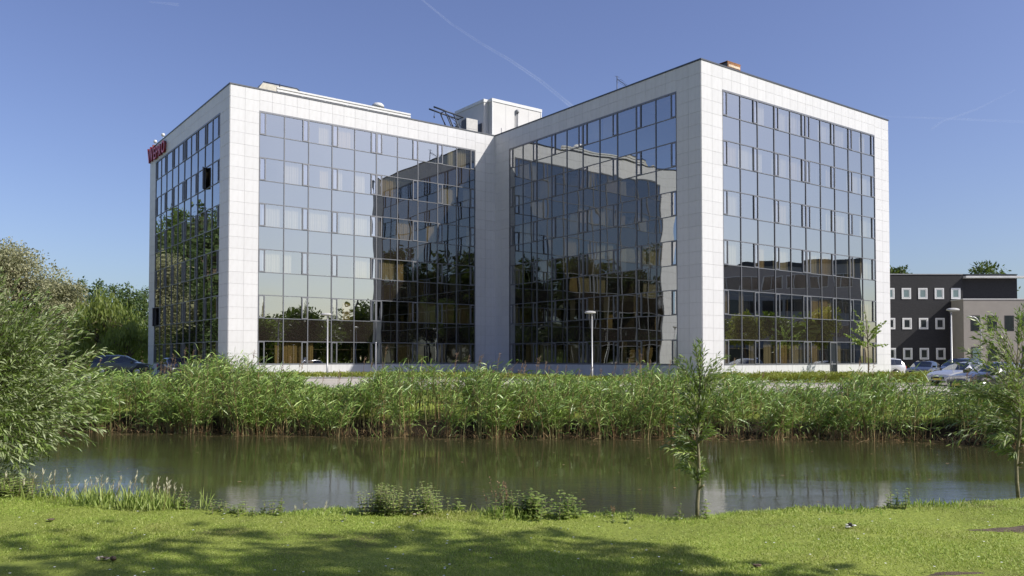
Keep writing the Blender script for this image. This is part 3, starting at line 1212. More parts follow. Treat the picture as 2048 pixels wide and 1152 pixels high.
# ------------------------------------------------------------------ other buildings
def window_unit(parent, x, y, z, w, h, fmat, pmat, frame=.12, proud=.05):
    f = MB()
    f.box(x, x + w, y - proud, y + .02, z, z + frame).box(x, x + w, y - proud, y + .02, z + h - frame, z + h)
    f.box(x, x + frame, y - proud, y + .02, z + frame, z + h - frame).box(x + w - frame, x + w, y - proud, y + .02, z + frame, z + h - frame)
    wo = link('window', f.mesh('window', fmat), parent)
    link('pane', MB().box(x + frame, x + w - frame, y - .012, y - .002, z + frame, z + h - frame).mesh('pane', pmat), wo)
    if fmat == 'window_white':
        k = frame + .035
        s = MB()
        e = .06
        s.box(x + k, x + w - k, y - .034, y - .014, z + k, z + k + e).box(x + k, x + w - k, y - .034, y - .014, z + h - k - e, z + h - k)
        s.box(x + k, x + k + e, y - .034, y - .014, z + k + e, z + h - k - e).box(x + w - k - e, x + w - k, y - .034, y - .014, z + k + e, z + h - k - e)
        link('sash', s.mesh('sash', fmat), wo)
    return wo


def px(x, Y):
    return (x - 1024) / 1640 * Y


def pz(y, Y):
    return EYE + (716.6 - y) / 1640 * Y


def build_dark_office():
    Y = 90.0
    x0, xm, x1 = px(1640, Y), px(1927, Y), px(2040, Y)
    t = thing('dark_brick_office', 'three storey black brick office with white square windows at right', 'building', ((x0 + x1) / 2, Y, 0))
    ox = (x0 + x1) / 2
    top = pz(549, Y)
    link('wall', MB().box(x0 - ox, xm - ox, 0, 14, -.3, top).mesh('wall', 'dark_brick'), t)
    link('wall', MB().box(xm - ox + .02, x1 - ox, .35, 13.8, -.3, top - .02).mesh('wall', 'dark_brick'), t)
    link('roof_edge', MB().box(x0 - ox - .05, xm - ox, -.06, 14, top, top + .09).mesh('roof_edge', 'pipe_grey'), t)
    link('roof_edge', MB().box(xm - ox + .01, x1 - ox + .05, .30, 14, top + .02, top + .10).mesh('roof_edge', 'coping_metal'), t)
    za = pz(556, Y)
    link('canopy', MB().box(xm - ox + .1, x1 - ox + 4.5, -.55, .345, za, za + .2).mesh('canopy', 'white_trim'), t)
    for r, (y0, y1, pm) in enumerate(((576, 598, 'pane_teal'), (636, 658.5, 'pane_dark'), (696, 719, 'pane_dark'))):
        for c in range(-3, 4):
            xa = 1804.5 + c * 33.0 + r * .7
            window_unit(t, px(xa, Y) - ox, -.002, pz(y1, Y), 18.5 / 1640 * Y, (y1 - y0) / 1640 * Y, 'window_white', pm)
    # beige wing in front, to the right
    Y2 = 87.5
    xw0, xw1 = px(1928, Y2), px(2330, Y2)
    w = thing('beige_office_wing', 'two storey beige rendered wing with dark windows in front of black office', 'building', (xw0, Y2, 0))
    zt = pz(599, Y2)
    link('wall', MB().box(0, xw1 - xw0, 0, 2.45, -.3, zt).mesh('wall', 'beige_render'), w)
    link('roof_edge', MB().box(-.06, xw1 - xw0 + .06, -.06, 2.45, zt, zt + .10).mesh('roof_edge', 'white_trim'), w)
    for c in range(10):
        xa = px(1942 + 34 * c, Y2) - xw0
        window_unit(w, xa, -.002, pz(662, Y2), .98, 31 / 1640 * Y2, 'black_trim', 'pane_dark', .05, .02)
        if c == 0:
            d = link('door', MB().box(xa + .06, xa + 1.0, -.05, .0, 0, pz(694, Y2)).mesh('door', 'black_trim'), w)
            link('pane', MB().box(xa + .14, xa + .92, -.062, -.052, .15, pz(694, Y2) - .1).mesh('pane', 'pane_teal'), d)
        elif c % 2:
            window_unit(w, xa, -.002, pz(722, Y2), .98, 28 / 1640 * Y2, 'black_trim', 'pane_dark', .05, .02)


build_dark_office()


def build_mirrored_office():
    """stands out of frame to the right; the photograph shows it mirrored in the right block's glass"""
    t = thing('grey_office_block', 'dark grey office mirrored in the right facade, out of frame at right', 'building', (92, 60, 0), R(90))
    # local: x along +Y world, y towards -X world is front (low y => front after rotation by 90: local -y = +x) so build front at +y
    link('wall', MB().box(-26, 13, -14, 0, -.3, 16.2).mesh('wall', 'pipe_grey'), t)
    link('parapet', MB().box(-26.1, 13.1, -14.1, .15, 16.2, 16.9).mesh('parapet', 'coping_metal'), t)
    for r in range(4):
        for c in range(11):
            x = -25 + c * 3.4
            z = 1.2 + r * 3.8
            f = MB().box(x, x + 2.9, 0, .06, z, z + 2.1).mesh('window', 'window_white' if r == 3 else 'pipe_grey')
            wo = link('window', f, t)
            for k in range(2):
                link('pane', MB().box(x + .1 + k * 1.4, x + 1.4 + k * 1.4, .062, .075, z + .1, z + 2.0).mesh('pane', 'pane_dark'), wo)


build_mirrored_office()


# ------------------------------------------------------------------ street lamps
def lamp_post(x, y, h, label, head_dir=-1, scale=1.0):
    z0 = float(far_level(x))
    t = thing('street_lamp', label, 'street lamp', (x, y, z0), 0, 'straight lamp posts with mushroom heads')
    link('pole', MB().tube([(0, 0, -.2), (0, 0, 1.0), (0, 0, 1.02), (0, 0, h - .25)], [.075, .075, .055, .045], 10).mesh('pole', 'lamp_post'), t)
    hd = MB()
    n = 14
    prof = [(-.36, .03), (-.34, .10), (-.2, .155), (.0, .175), (.2, .155), (.34, .10), (.36, .03)]
    b = len(hd.v)
    for (a, r) in prof:
        for k in range(n):
            tt = 2 * math.pi * k / n
            zz = math.sin(tt)
            hd.v.append((a * 1.05 + .12 * head_dir, math.cos(tt) * r * 1.3, h - .12 + (zz * r * .75 if zz > 0 else zz * r * .5)))
    for i in range(len(prof) - 1):
        for k in range(n):
            k2 = (k + 1) % n
            hd.f.append((b + i * n + k, b + i * n + k2, b + (i + 1) * n + k2, b + (i + 1) * n + k))
            hd.s.append(True)
    hd.f.append(tuple(b + k for k in range(n)))
    hd.f.append(tuple(b + (len(prof) - 1) * n + k for k in reversed(range(n))))
    hd.s += [False, False]
    link('lamp_head', hd.mesh('lamp_head', 'lamp_head'), t)
    link('collar', MB().tube([(0, 0, h - .34), (0, 0, h - .17)], .06, 10).mesh('collar', 'pipe_grey'), t)
    return t


lamp_post(px(655, 58.6), 58.6, pz(626, 58.6) - .25, 'white lamp post in front of the left block\'s sunlit facade')
lamp_post(px(1184, 56.0), 56.0, pz(620, 56.0) - .12, 'white lamp post in front of the shaded courtyard facade')
lamp_post(px(1903, 51.5), 51.5, pz(616, 51.5), 'white lamp post among the parked cars at right', 1)
Yc = 70.0
t = thing('curved_street_lamp', 'slim lamp post with curved top before the beige wing', 'street lamp', (px(1962, Yc), Yc, 0))
_pts = [(0, 0, 0), (0, 0, pz(665, Yc))]
_hh = pz(634, Yc)
for k in range(1, 9):
    a = k / 8 * R(100)
    _pts.append((-.65 * (1 - math.cos(a)) * 1.0, 0, pz(665, Yc) + (_hh - pz(665, Yc)) * math.sin(min(a, R(90)))))
link('pole', MB().tube(_pts, [.08] + [.06] * (len(_pts) - 1), 8).mesh('pole', 'lamp_post'), t)
e = _pts[-1]
link('lamp_head', MB().lathe([(0, -.34), (.09, -.3), (.13, -.1), (.11, .1), (0, .14)], 10, (e[0] - .1, 0, e[2] - .03), 'x').mesh('lamp_head', 'lamp_head'), t)
_x = px(748, 57.0)
t = thing('marker_pole', 'slender grey pole at the edge of the shadow on the plinth', 'pole', (_x, 57.8, float(far_level(_x))))
link('pole', MB().tube([(0, 0, -.1), (0, 0, 2.5)], .035, 8).mesh('pole', 'pipe_grey'), t)
link('cap', MB().lathe([(.05, 2.5), (.05, 2.58), (0, 2.6)], 8).mesh('cap', 'lamp_post'), t)


# ------------------------------------------------------------------ cars
def make_car(x, y, rz, paint, label, kind='hatch', scale=1.0):
    z0 = float(far_level(x)) + .03
    t = thing('parked_car', label, 'car', (x, y, z0), rz, 'cars parked around the office building')
    # stations front (+x) to back: x, hood/roof top z, belt z, half width, roof half width (None where there is no cabin)
    if kind == 'hatch':
        Ln, W = 4.1, .86
        st = [(2.05, .62, .60, .62, 0), (1.98, .72, .70, .76, 0), (1.6, .86, .84, .84, 0), (1.05, .98, .93, .86, 0), (.85, 1.02, .95, .86, 0),
              (.15, 1.42, .97, .86, .60), (-.3, 1.48, .98, .86, .62), (-1.0, 1.46, 1.0, .86, .60), (-1.45, 1.40, 1.02, .85, .58), (-1.85, 1.06, 1.02, .82, 0), (-2.0, .9, .88, .78, 0), (-2.05, .5, .48, .72, 0)]
    elif kind == 'mpv':
        Ln, W = 4.5, .90
        st = [(2.25, .66, .64, .66, 0), (2.16, .80, .78, .80, 0), (1.75, .98, .95, .88, 0), (1.3, 1.08, 1.02, .90, 0), (1.15, 1.12, 1.04, .90, 0),
              (.25, 1.60, 1.05, .90, .66), (-.3, 1.67, 1.06, .90, .68), (-1.2, 1.67, 1.07, .90, .67), (-1.85, 1.60, 1.08, .89, .64), (-2.12, 1.10, 1.06, .86, 0), (-2.2, .9, .88, .84, 0), (-2.25, .5, .48, .78, 0)]
    elif kind == 'van':
        Ln, W = 4.9, .96
        st = [(2.45, .7, .68, .72, 0), (2.36, .9, .88, .86, 0), (2.0, 1.08, 1.04, .94, 0), (1.7, 1.16, 1.1, .96, 0), (1.6, 1.2, 1.12, .96, 0),
              (.85, 1.82, 1.14, .96, .78), (.2, 1.9, 1.14, .96, .80), (-1.2, 1.9, 1.15, .96, .80), (-2.2, 1.86, 1.15, .96, .78), (-2.38, 1.2, 1.14, .94, 0), (-2.42, .9, .88, .92, 0), (-2.45, .5, .48, .88, 0)]
    else:   # saloon / estate
        Ln, W = 4.6, .88
        st = [(2.3, .58, .56, .64, 0), (2.22, .70, .68, .78, 0), (1.8, .84, .82, .86, 0), (1.15, .94, .90, .88, 0), (.95, .97, .92, .88, 0),
              (.15, 1.38, .93, .88, .60), (-.3, 1.44, .94, .88, .62), (-1.0, 1.42, .95, .88, .60), (-1.6, 1.33, .96, .87, .56), (-2.1, 1.0, .95, .84, 0), (-2.25, .88, .86, .80, 0), (-2.3, .5, .48, .74, 0)]
    secs = []
    for (sx, top, belt, hw, rw) in st:
        zb = .22 if abs(sx) < Ln / 2 - .2 else .34
        if rw:
            pts = [(hw * .90, zb), (hw * .985, zb + .14), (hw, .62), (hw * .97, belt), (rw * 1.06, top - .09), (rw * .86, top - .012), (0, top + .02)]
        else:
            pts = [(hw * .90, zb), (hw * .985, min(zb + .14, belt - .04)), (hw, min(.62, belt - .02)), (hw * .97, belt), (hw * .86, belt + (top - belt) * .55), (hw * .6, top - .004), (0, top + .012)]
        secs.append([(sx, y_, z_) for y_, z_ in pts])
    n = len(secs[0])
    parts = {}
    def face(key, quad):
        parts.setdefault(key, []).append(quad)
    for i in range(len(secs) - 1):
        a, b = secs[i], secs[i + 1]
        cab = st[i][4] and st[i + 1][4]
        front = (not st[i][4]) and st[i + 1][4]
        rear = st[i][4] and (not st[i + 1][4])
        for j in range(n - 1):
            for sgn in (1, -1):
                q = [(p[0], p[1] * sgn, p[2]) for p in (a[j], a[j + 1], b[j + 1], b[j])]
                if sgn > 0:
                    q = q[::-1]
                key = 'body'
                if j == 3 and (cab or front or rear):
                    key = 'side_window_%d' % sgn if cab and not (kind == 'van' and st[i][0] < .5) else 'body'
                    if front or rear:
                        key = 'body' if j == 3 else key
                if front and j >= 4:
                    key = 'windshield'
                if rear and j >= 4 and kind != 'van':
                    key = 'rear_window'
                face(key, q)
    for k, s in ((0, secs[0]), (1, secs[-1])):
        for j in range(n - 1):
            for sgn in (1, -1):
                face('body', [(p[0], p[1] * sgn, p[2]) for p in (s[j], s[j + 1])] + [(s[0][0], 0, s[j + 1][2]), (s[0][0], 0, s[j][2])])
    for key, qs in parts.items():
        mb = MB()
        idx = {}
        for q in qs:
            f = []
            for p in q:
                r = tuple(round(c, 4) for c in p)
                if r not in idx:
                    idx[r] = len(mb.v)
                    mb.v.append(r)
                if idx[r] not in f:
                    f.append(idx[r])
            if len(f) > 2:
                mb.f.append(tuple(f))
                mb.s.append(True)
        nm = 'body' if key == 'body' else ('side_window' if key.startswith('side') else key)
        ob = link(nm, mb.mesh(nm, paint if nm == 'body' else 'car_glass'), t)
        if nm == 'body':
            bpy_m = ob.modifiers.new('edge', 'EDGE_SPLIT')
            bpy_m.split_angle = R(38)
    # dark cabin inside so that the glass reads
    rs = [s for s in st if s[4]]
    link('cabin', MB().box(rs[-1][0] + .05, rs[0][0] - .05, -.55, .55, .5, rs[0][2] + .12).mesh('cabin', 'black_trim'), t)
    wr = .33 if kind != 'van' else .35
    for wx in (Ln * .31, -Ln * .29):
        for sg in (1, -1):
            c = (wx, sg * (W - .10), wr)
            ar = MB().lathe([(wr + .07, -.01), (wr + .07, .115), (.05, .115)], 20, (wx, sg * (W - .10) if sg > 0 else -(W - .10), wr + .02), 'y')
            if sg < 0:
                ar = MB().lathe([(.05, -.115), (wr + .07, -.115), (wr + .07, .01)], 20, (wx, -(W - .10), wr + .02), 'y')
            link('wheel_arch', ar.mesh('wheel_arch', 'black_trim'), t)
            wh = link('wheel', MB().lathe([(wr * .62, -.1), (wr * .97, -.1), (wr, -.06), (wr, .06 + .06), (wr * .95, .125), (wr * .62, .13)] if sg > 0 else [(wr * .62, -.13), (wr * .95, -.125), (wr, -.12), (wr, .06), (wr * .97, .1), (wr * .62, .1)], 20, c, 'y').mesh('tyre', 'rubber'), t)
            link('rim', MB().lathe([(0, sg * .125), (wr * .3, sg * .12), (wr * .64, sg * .132), (wr * .66, sg * .10)], 14, c, 'y').mesh('rim', 'rim'), wh)
    fx = st[1][0]
    for sg in (1, -1):
        link('headlight', MB().box(fx - .28, fx + .035, sg * .5 if sg > 0 else -.74, sg * .74 if sg > 0 else -.5, st[1][2] - .16, st[1][2] + .01).mesh('headlight', 'headlight'), t)
        link('tail_light', MB().box(-Ln / 2 - .01, -Ln / 2 + .22, .62 if sg > 0 else -.80, .80 if sg > 0 else -.62, .72, .98).mesh('tail_light', 'tail_red'), t)
        mx = st[4][0] - .18
        link('mirror', MB().bevel_box(mx - .09, mx + .09, sg * (W + .06) - .1, sg * (W + .06) + .1, st[4][2] + .02, st[4][2] + .17, .03).mesh('mirror', paint), t)
    link('grille', MB().box(Ln / 2 - .06, Ln / 2 + .012, -.42, .42, .40, .56).mesh('grille', 'black_trim'), t)
    link('number_plate', MB().box(Ln / 2 + .013, Ln / 2 + .03, -.26, .26, .36, .47).mesh('number_plate', 'plate'), t)
    return t


make_car(px(1958, 40.0) + .6, 40.0, R(180 + 14), 'paint_charcoal', 'nearest parked car, dark grey, nose to the left behind the reeds', 'hatch')
make_car(27.6, 50.4, R(180 + 28), 'paint_silver', 'silver saloon beside the right lamp post', 'saloon')
make_car(30.4, 46.6, R(180 + 20), 'paint_blue', 'blue car behind the dark grey car, right of the silver one', 'saloon')
make_car(30.9, 56.6, R(180 + 35), 'paint_navy', 'dark navy people carrier behind the silver saloon', 'mpv')
make_car(31.6, 63.0, R(180 + 48), 'paint_black', 'black hatchback between the white car and the navy people carrier', 'hatch')
make_car(32.7, 73.5, R(180), 'paint_white', 'white car mostly hidden by the right end of the office building', 'mpv')
make_car(36.0, 45.0, R(180 + 15), 'paint_steel', 'steel grey car behind the right sapling', 'hatch')
make_car(px(246, 66.5), 66.5, R(8), 'paint_green', 'dark people carrier parked left of the office building', 'mpv')
make_car(px(360, 66.0) + 1.2, 62.2, R(-52), 'paint_black', 'black car close to the left glass facade', 'hatch')


# ------------------------------------------------------------------ trees
def limbs(mb, base, top, r0, targets, sides=7):
    base, top = Vector(base), Vector(top)
    n = 6
    pts = []
    rad = []
    wob = Vector((random.uniform(-.3, .3), random.uniform(-.3, .3), 0))
    for i in range(n + 1):
        f = i / n
        pts.append(base.lerp(top, f) + wob * math.sin(f * math.pi) * .6)
        rad.append(r0 * (1.25 - f * 1.0) if i else r0 * 1.5)
    mb.tube(pts, rad, sides)
    for c in targets:
        c = Vector(c)
        f = random.uniform(.3, .85)
        s = base.lerp(top, f) + wob * math.sin(f * math.pi) * .6
        mid = s.lerp(c, .5) + Vector((0, 0, .12 * (c - s).length))
        mb.tube([s, mid, c], [r0 * (1 - f) * .55 + .02, r0 * .22, r0 * .06], 5, cap=False)


def make_tree(name, label, x, y, h, cr, mat, kind='round', n=5000, leaf=.42, trunk=.3, bark='bark', z0=None, bottom=.25, group='trees around the office grounds', aspect=.55, nclump=16):
    z0 = float(height(x, y)) if z0 is None else z0
    t = thing(name, label, 'tree', (x, y, z0), 0, group)
    lv = Leaves()
    cl = []
    if kind == 'round':
        zc = h * (bottom + 1) / 2
        hz = h * (1 - bottom) / 2
        for i in range(nclump):
            d = sph(1)[0]
            k = random.uniform(.35, .82)
            c = np.array([d[0] * cr * k, d[1] * cr * k, zc + d[2] * hz * k])
            r = random.uniform(.30, .48) * cr
            cl.append((c, np.array([r, r, r * .8])))
    elif kind == 'poplar':
        for i in range(nclump):
            f = (i + .5) / nclump
            z = h * (bottom + (1 - bottom) * f)
            w = cr * (math.sin(math.pi * min(1, .18 + f * .82)) ** .6)
            a = random.uniform(0, 6.28)
            c = np.array([math.cos(a) * w * .5, math.sin(a) * w * .5, z])
            r = max(.45, w * random.uniform(.45, .7))
            cl.append((c, np.array([r, r, r * 1.6])))
    elif kind == 'weeping':
        for i in range(nclump):
            a = random.uniform(0, 6.28)
            k = random.uniform(.2, 1.0) * cr
            z = h * (1.0 - .35 * (k / cr) ** 2) - random.uniform(.3, .5) * h * .6
            cl.append((np.array([math.cos(a) * k, math.sin(a) * k, z]), np.array([cr * .24, cr * .24, h * .30])))
    w = np.array([c[1].prod() ** (2 / 3) for c in cl])
    cnt = np.maximum(30, (n * w / w.sum()).astype(int))
    for (c, r), k in zip(cl, cnt):
        d = sph(k)
        rr = RNG.random(k)[:, None] ** .45
        p = c + d * r * rr * (1 + .10 * RNG.normal(size=(k, 1)))
        out = unit(d + RNG.normal(size=(k, 3)) * .8)
        if kind == 'weeping':
            out = unit(out * .4 + np.array([0, 0, -1.0]))
            lv.quads(p, out, leaf * RNG.uniform(1.0, 1.9, k), leaf * .28 * RNG.uniform(.7, 1.3, k), unit(d + RNG.normal(size=(k, 3)) * .6), 0)
        else:
            lv.quads(p, out, leaf * RNG.uniform(.6, 1.3, k), leaf * aspect * RNG.uniform(.7, 1.3, k), unit(d + RNG.normal(size=(k, 3)) * .9), 0)
    link('crown', lv.mesh('crown', [mat]), t)
    mb = MB()
    limbs(mb, (0, 0, -.3), (0, 0, h * .86), trunk, [c for c, r in cl])
    link('trunk', mb.mesh('trunk', bark), t)
    return t


def bgx(x, Y):
    return px(x, Y)


make_tree('silver_willow', 'tall round silvery willow rising above the left bush', bgx(35, 100), 100, pz(470, 100) - .1, 5.6, 'silver_leaf', 'round', 26000, .32, .5, bottom=.05, nclump=40)
make_tree('silver_willow', 'smaller pale willow between the tall silvery willow and the poplars', bgx(128, 96), 96, pz(552, 96), 3.4, 'silver_leaf', 'round', 9000, .30, .3, bottom=.05)
for i, (x, yt, Y, r, lab) in enumerate(((160, 562, 120, 3.0, 'leftmost dark poplar of the row left of the office'), (192, 566, 118, 2.8, 'second dark poplar of the row left of the office'),
                                        (226, 572, 121, 3.2, 'third dark poplar of the row, behind the weeping willow'), (257, 574, 117, 2.8, 'fourth dark poplar of the row left of the office'),
                                        (287, 580, 122, 3.2, 'dark poplar nearest the left edge of the office'), (110, 560, 126, 3.4, 'dark poplar behind the smaller pale willow'))):
    make_tree('poplar_tree', lab, bgx(x, Y), Y, pz(yt, Y), r, 'poplar_leaf', 'poplar', 5200, .42, .35, bottom=.02, nclump=18)
make_tree('weeping_willow', 'yellow green weeping willow standing left of the office', bgx(212, 92), 92, pz(588, 92), 3.6, 'weeping_leaf', 'weeping', 6000, .42, .35, nclump=40)
make_tree('weeping_willow', 'low light green willow beside the parked cars at left', bgx(256, 88), 88, pz(645, 88), 2.6, 'weeping_leaf', 'weeping', 3000, .36, .25, nclump=26)
make_tree('broad_tree', 'dense green tree low behind the parked cars at left', bgx(283, 98), 98, pz(655, 98), 3.2, 'broad_leaf', 'round', 3500, .36, .25, bottom=.02)
make_tree('broad_tree', 'dark green tree low behind the weeping willow at left', bgx(170, 104), 104, pz(640, 104), 4.5, 'dark_leaf', 'round', 4500, .4, .3, bottom=.0)
for k, (x, yt, Y, lab) in enumerate(((1786, 524, 118, 'tree top showing between the office and the black office'), (1966, 515, 112, 'tree crown showing above the black office roof'))):
    make_tree('ash_tree', lab, bgx(x, Y), Y, pz(yt, Y), 4.2 if k else 3.0, 'dark_leaf', 'round', 2600, .55, .3, bottom=.45, aspect=.4, nclump=14)
# tall poplars out of frame at left, mirrored in the left facade
for i, (x, y, h, r) in enumerate(((-75, 104, 25, 5.2), (-80, 111, 25, 5.2), (-71, 98, 23, 4.6), (-86, 117, 27, 5.4), (-79, 119, 25, 5.2))):
    make_tree('tall_poplar', ['tallest poplar mirrored in the left facade, out of frame', 'tall poplar behind the first one mirrored in the left facade', 'nearest tall poplar mirrored in the left facade', 'farthest tall poplar mirrored in the left facade',
                              'last tall poplar of the group mirrored in the left facade'][i], x, y, h, r, 'broad_leaf' if i % 2 else 'poplar_leaf', 'poplar', 11000, .62, .5, bottom=.0, nclump=30, group='tall poplars mirrored in the left facade')
# trees out of frame at right, mirrored in the sunlit glass
for i, (x, y, h, r, mt) in enumerate(((50, 14, 11.5, 5.2, 'broad_leaf'), (57, 21, 10.5, 5.0, 'dark_leaf'), (66, 14, 14.5, 5.6, 'broad_leaf'), (72, 22, 15.0, 5.8, 'dark_leaf'), (80, 19, 16.0, 6.2, 'poplar_leaf'),
                                      (88, 27, 19, 6.6, 'dark_leaf'), (96, 34, 20, 7.0, 'broad_leaf'), (104, 30, 22, 7.0, 'poplar_leaf'), (60, 6, 14, 5.5, 'dark_leaf'), (44, 8, 12, 5, 'broad_leaf'))):
    make_tree('park_tree', 'leafy tree %s mirrored in the sunlit left block glass, out of frame' % ('nearest', 'second nearest', 'with a wide crown', 'with a dark crown', 'of middle height', 'tall and dark', 'tall and wide', 'tallest and farthest', 'farthest back', 'lowest and closest')[i],
              x, y, h, r, mt, 'round', 6500, .5, .4, bottom=.06, nclump=20, group='trees mirrored in the sunlit glass')
for i, (x, y, h, r) in enumerate(((70, 50.5, 8.2, 3.0), (71, 56.5, 9.0, 3.2), (69, 61, 8.4, 3.0), (72, 66, 8.8, 3.0))):
    make_tree('street_tree', 'street tree %s mirrored low in the right facade, out of frame' % ('nearest the road', 'second from the road', 'third from the road', 'farthest from the road')[i], x, y, h, r, 'cover_leaf' if i % 2 else 'broad_leaf', 'round', 4200, .42, .2, bottom=.2, group='trees before the grey office block')
for i, (x, y, h, r) in enumerate(((-24, -9, 22, 5.5), (-15, -13, 24, 6.0), (-7, -18, 23, 6.0), (-30, -16, 25, 6.0), (-19, -24, 27, 6.5), (-2, -26, 26, 6.0))):
    make_tree('bank_tree', 'tall tree behind the camera mirrored dark in the courtyard glass, %s' % ('nearest the pond', 'second from the pond', 'third from the pond', 'leftmost', 'tallest of them', 'rightmost')[i],
              x, y, h, r, 'dark_leaf', 'round', 9000, .62, .45, bottom=.03, nclump=26, group='tall trees behind the camera')
for i, (x, y) in enumerate(((118, -6), (120, 6), (117, 18), (121, 30), (118, 42), (104, 12), (92, 4), (78, 6), (70, 4), (62, 14))):
    make_tree('belt_tree', 'dark tree in the belt closing the view at far right, %s' % ('first', 'second', 'third', 'fourth', 'fifth', 'sixth', 'seventh', 'eighth', 'ninth', 'tenth')[i] + ' counted from the south',
              x, y, 10 + (i * 7 % 5), 6.5, 'dark_leaf', 'round', 4500, .8, .4, bottom=0.0, nclump=18, group='tree belt at far right')
for i, (x, y, h) in enumerate(((4, -22, 24), (13, -25, 26), (22, -23, 25), (31, -27, 27), (9, -36, 27), (21, -38, 28), (38, -20, 22))):
    make_tree('rear_tree', 'tall dark tree behind the camera mirrored twice in the glass corner, %s' % ('leftmost', 'second from left', 'third from left', 'second from right', 'back row left', 'back row right', 'rightmost')[i],
              x, y, h, 7.0, 'dark_leaf', 'round', 9000, .7, .45, bottom=.0, nclump=26, group='tall trees behind the camera')
for i, (x, y) in enumerate(((-28, -6), (-20, -8), (-12, -9), (-5, -12), (-36, -10), (3, -16))):
    make_tree('bank_shrub', 'low dense shrub behind the camera, %s of six from left to right' % ('second', 'third', 'fourth', 'fifth', 'first', 'last')[i],
              x, y, 8.5, 5.2, 'dark_leaf', 'round', 5000, .6, .2, bottom=-.1, nclump=20, group='shrubs behind the camera')
# trees behind the camera whose shade falls on the lawn
make_tree('lawn_tree', 'large tree out of frame at right casting shade on the lawn', 8.2, 1.4, 12.0, 3.6, 'broad_leaf', 'round', 5200, .30, .28, bottom=.42, nclump=22, group='trees that shade the lawn')
make_tree('lawn_tree', 'second tree out of frame behind the camera shading the lawn', 10.6, -1.0, 13.5, 3.4, 'broad_leaf', 'round', 4600, .30, .28, bottom=.42, nclump=18, group='trees that shade the lawn')
make_tree('lawn_tree', 'third tree out of frame behind the camera shading the lawn', 3.4, 0.2, 8.0, 2.0, 'broad_leaf', 'round', 2600, .26, .2, bottom=.5, nclump=14, group='trees that shade the lawn')


# ------------------------------------------------------------------ shoots with leaves set along them
def shoot_set(lv, tubes, starts, ends, sag, leaves_per, llen, lwid, from_t=.25, m=0, r0=.008, ldroop=.25, spread=.75):
    """curved shoots from starts to ends; leaves along them; shoots drawn as thin tubes"""
    starts = np.asarray(starts, float)
    ends = np.asarray(ends, float)
    N = len(starts)
    mid = (starts + ends) / 2 + np.array([0, 0, 1.0]) * np.asarray(sag)[:, None]
    T = from_t + (1 - from_t) * np.linspace(0, 1, leaves_per)
    for j, tt in enumerate(T):
        t_ = np.clip(tt + RNG.normal(0, .02, N), 0, 1)[:, None]
        p = (1 - t_) ** 2 * starts + 2 * t_ * (1 - t_) * mid + t_ ** 2 * ends
        d = unit(2 * (1 - t_) * (mid - starts) + 2 * t_ * (ends - mid))
        side = unit(np.cross(d, RNG.normal(size=(N, 3))))
        ld = unit(d + side * RNG.uniform(.4, 1.0, (N, 1)) * spread * (1.0 if j < leaves_per - 1 else .2))
        lv.add(p, ld, llen * RNG.uniform(.65, 1.2, N), lwid * RNG.uniform(.75, 1.25, N), RNG.uniform(.0, ldroop, N), None, m)
    if tubes is not None:
        for i in range(N):
            tubes.tube([starts[i], (starts[i] + 2 * mid[i] + ends[i]) / 4, ends[i]], [r0, r0 * .7, r0 * .25], 4, cap=False)


def build_big_willow():
    bx, by = -8.9, 11.9
    z0 = float(height(bx, by))
    t = thing('willow_bush', 'large silvery green willow bush overhanging the water at left', 'bush', (bx, by, z0))
    lv = Leaves()
    tb = MB()
    # main limbs
    tips = []
    for i in range(18):
        a = random.uniform(0, 6.28)
        e = random.uniform(.15, 1.3)
        ln = random.uniform(1.0, 1.7)
        p = np.array([math.cos(a) * math.cos(e), math.sin(a) * math.cos(e), math.sin(e) * 1.15]) * ln + np.array([0, 0, .3])
        tips.append(p)
        q = p * .5 + np.array([0, 0, .15])
        tb.tube([(0, 0, -.1), q, p], [.06, .04, .02], 6, cap=False)
    tips = np.array(tips)
    N = 2000
    d = sph(N)
    d[:, 2] = np.where(d[:, 2] < -.45, -d[:, 2], d[:, 2])
    # keep most of the foliage on the side that is seen
    d[:, 1] = np.where((d[:, 1] > .3) & (RNG.random(N) < .6), -d[:, 1], d[:, 1])
    R_ = np.array([2.85, 2.4, 2.02])
    ends = d * R_ * RNG.uniform(.72, 1.04, (N, 1)) + np.array([0, 0, 1.55])
    ends[:, 2] = np.maximum(ends[:, 2], -.35)
    ends += np.array([.10, 0, .16]) * np.maximum(0, d[:, [0]])
    starts = ends - unit(d + np.array([-.1, 0, .1])) * RNG.uniform(.6, 1.15, (N, 1)) - np.array([0, 0, .25]) * RNG.random((N, 1))
    shoot_set(lv, tb, starts, ends, RNG.uniform(.02, .20, N), 30, .115, .0185, .05, 0, .006, .5, .75)
    # inner shaded foliage
    n2 = 21000
    p = sph(n2) * R_ * .80 * RNG.random((n2, 1)) ** .4 + np.array([0, 0, 1.5])
    p = p[p[:, 2] > -.5]
    lv.add(p, RNG.normal(size=p.shape) + np.array([.2, 0, .1]), .12 * RNG.uniform(.7, 1.3, len(p)), .024, .2)
    link('foliage', lv.mesh('foliage', ['willow_leaf']), t)
    link('stem', tb.mesh('stem', 'bark'), t)


build_big_willow()


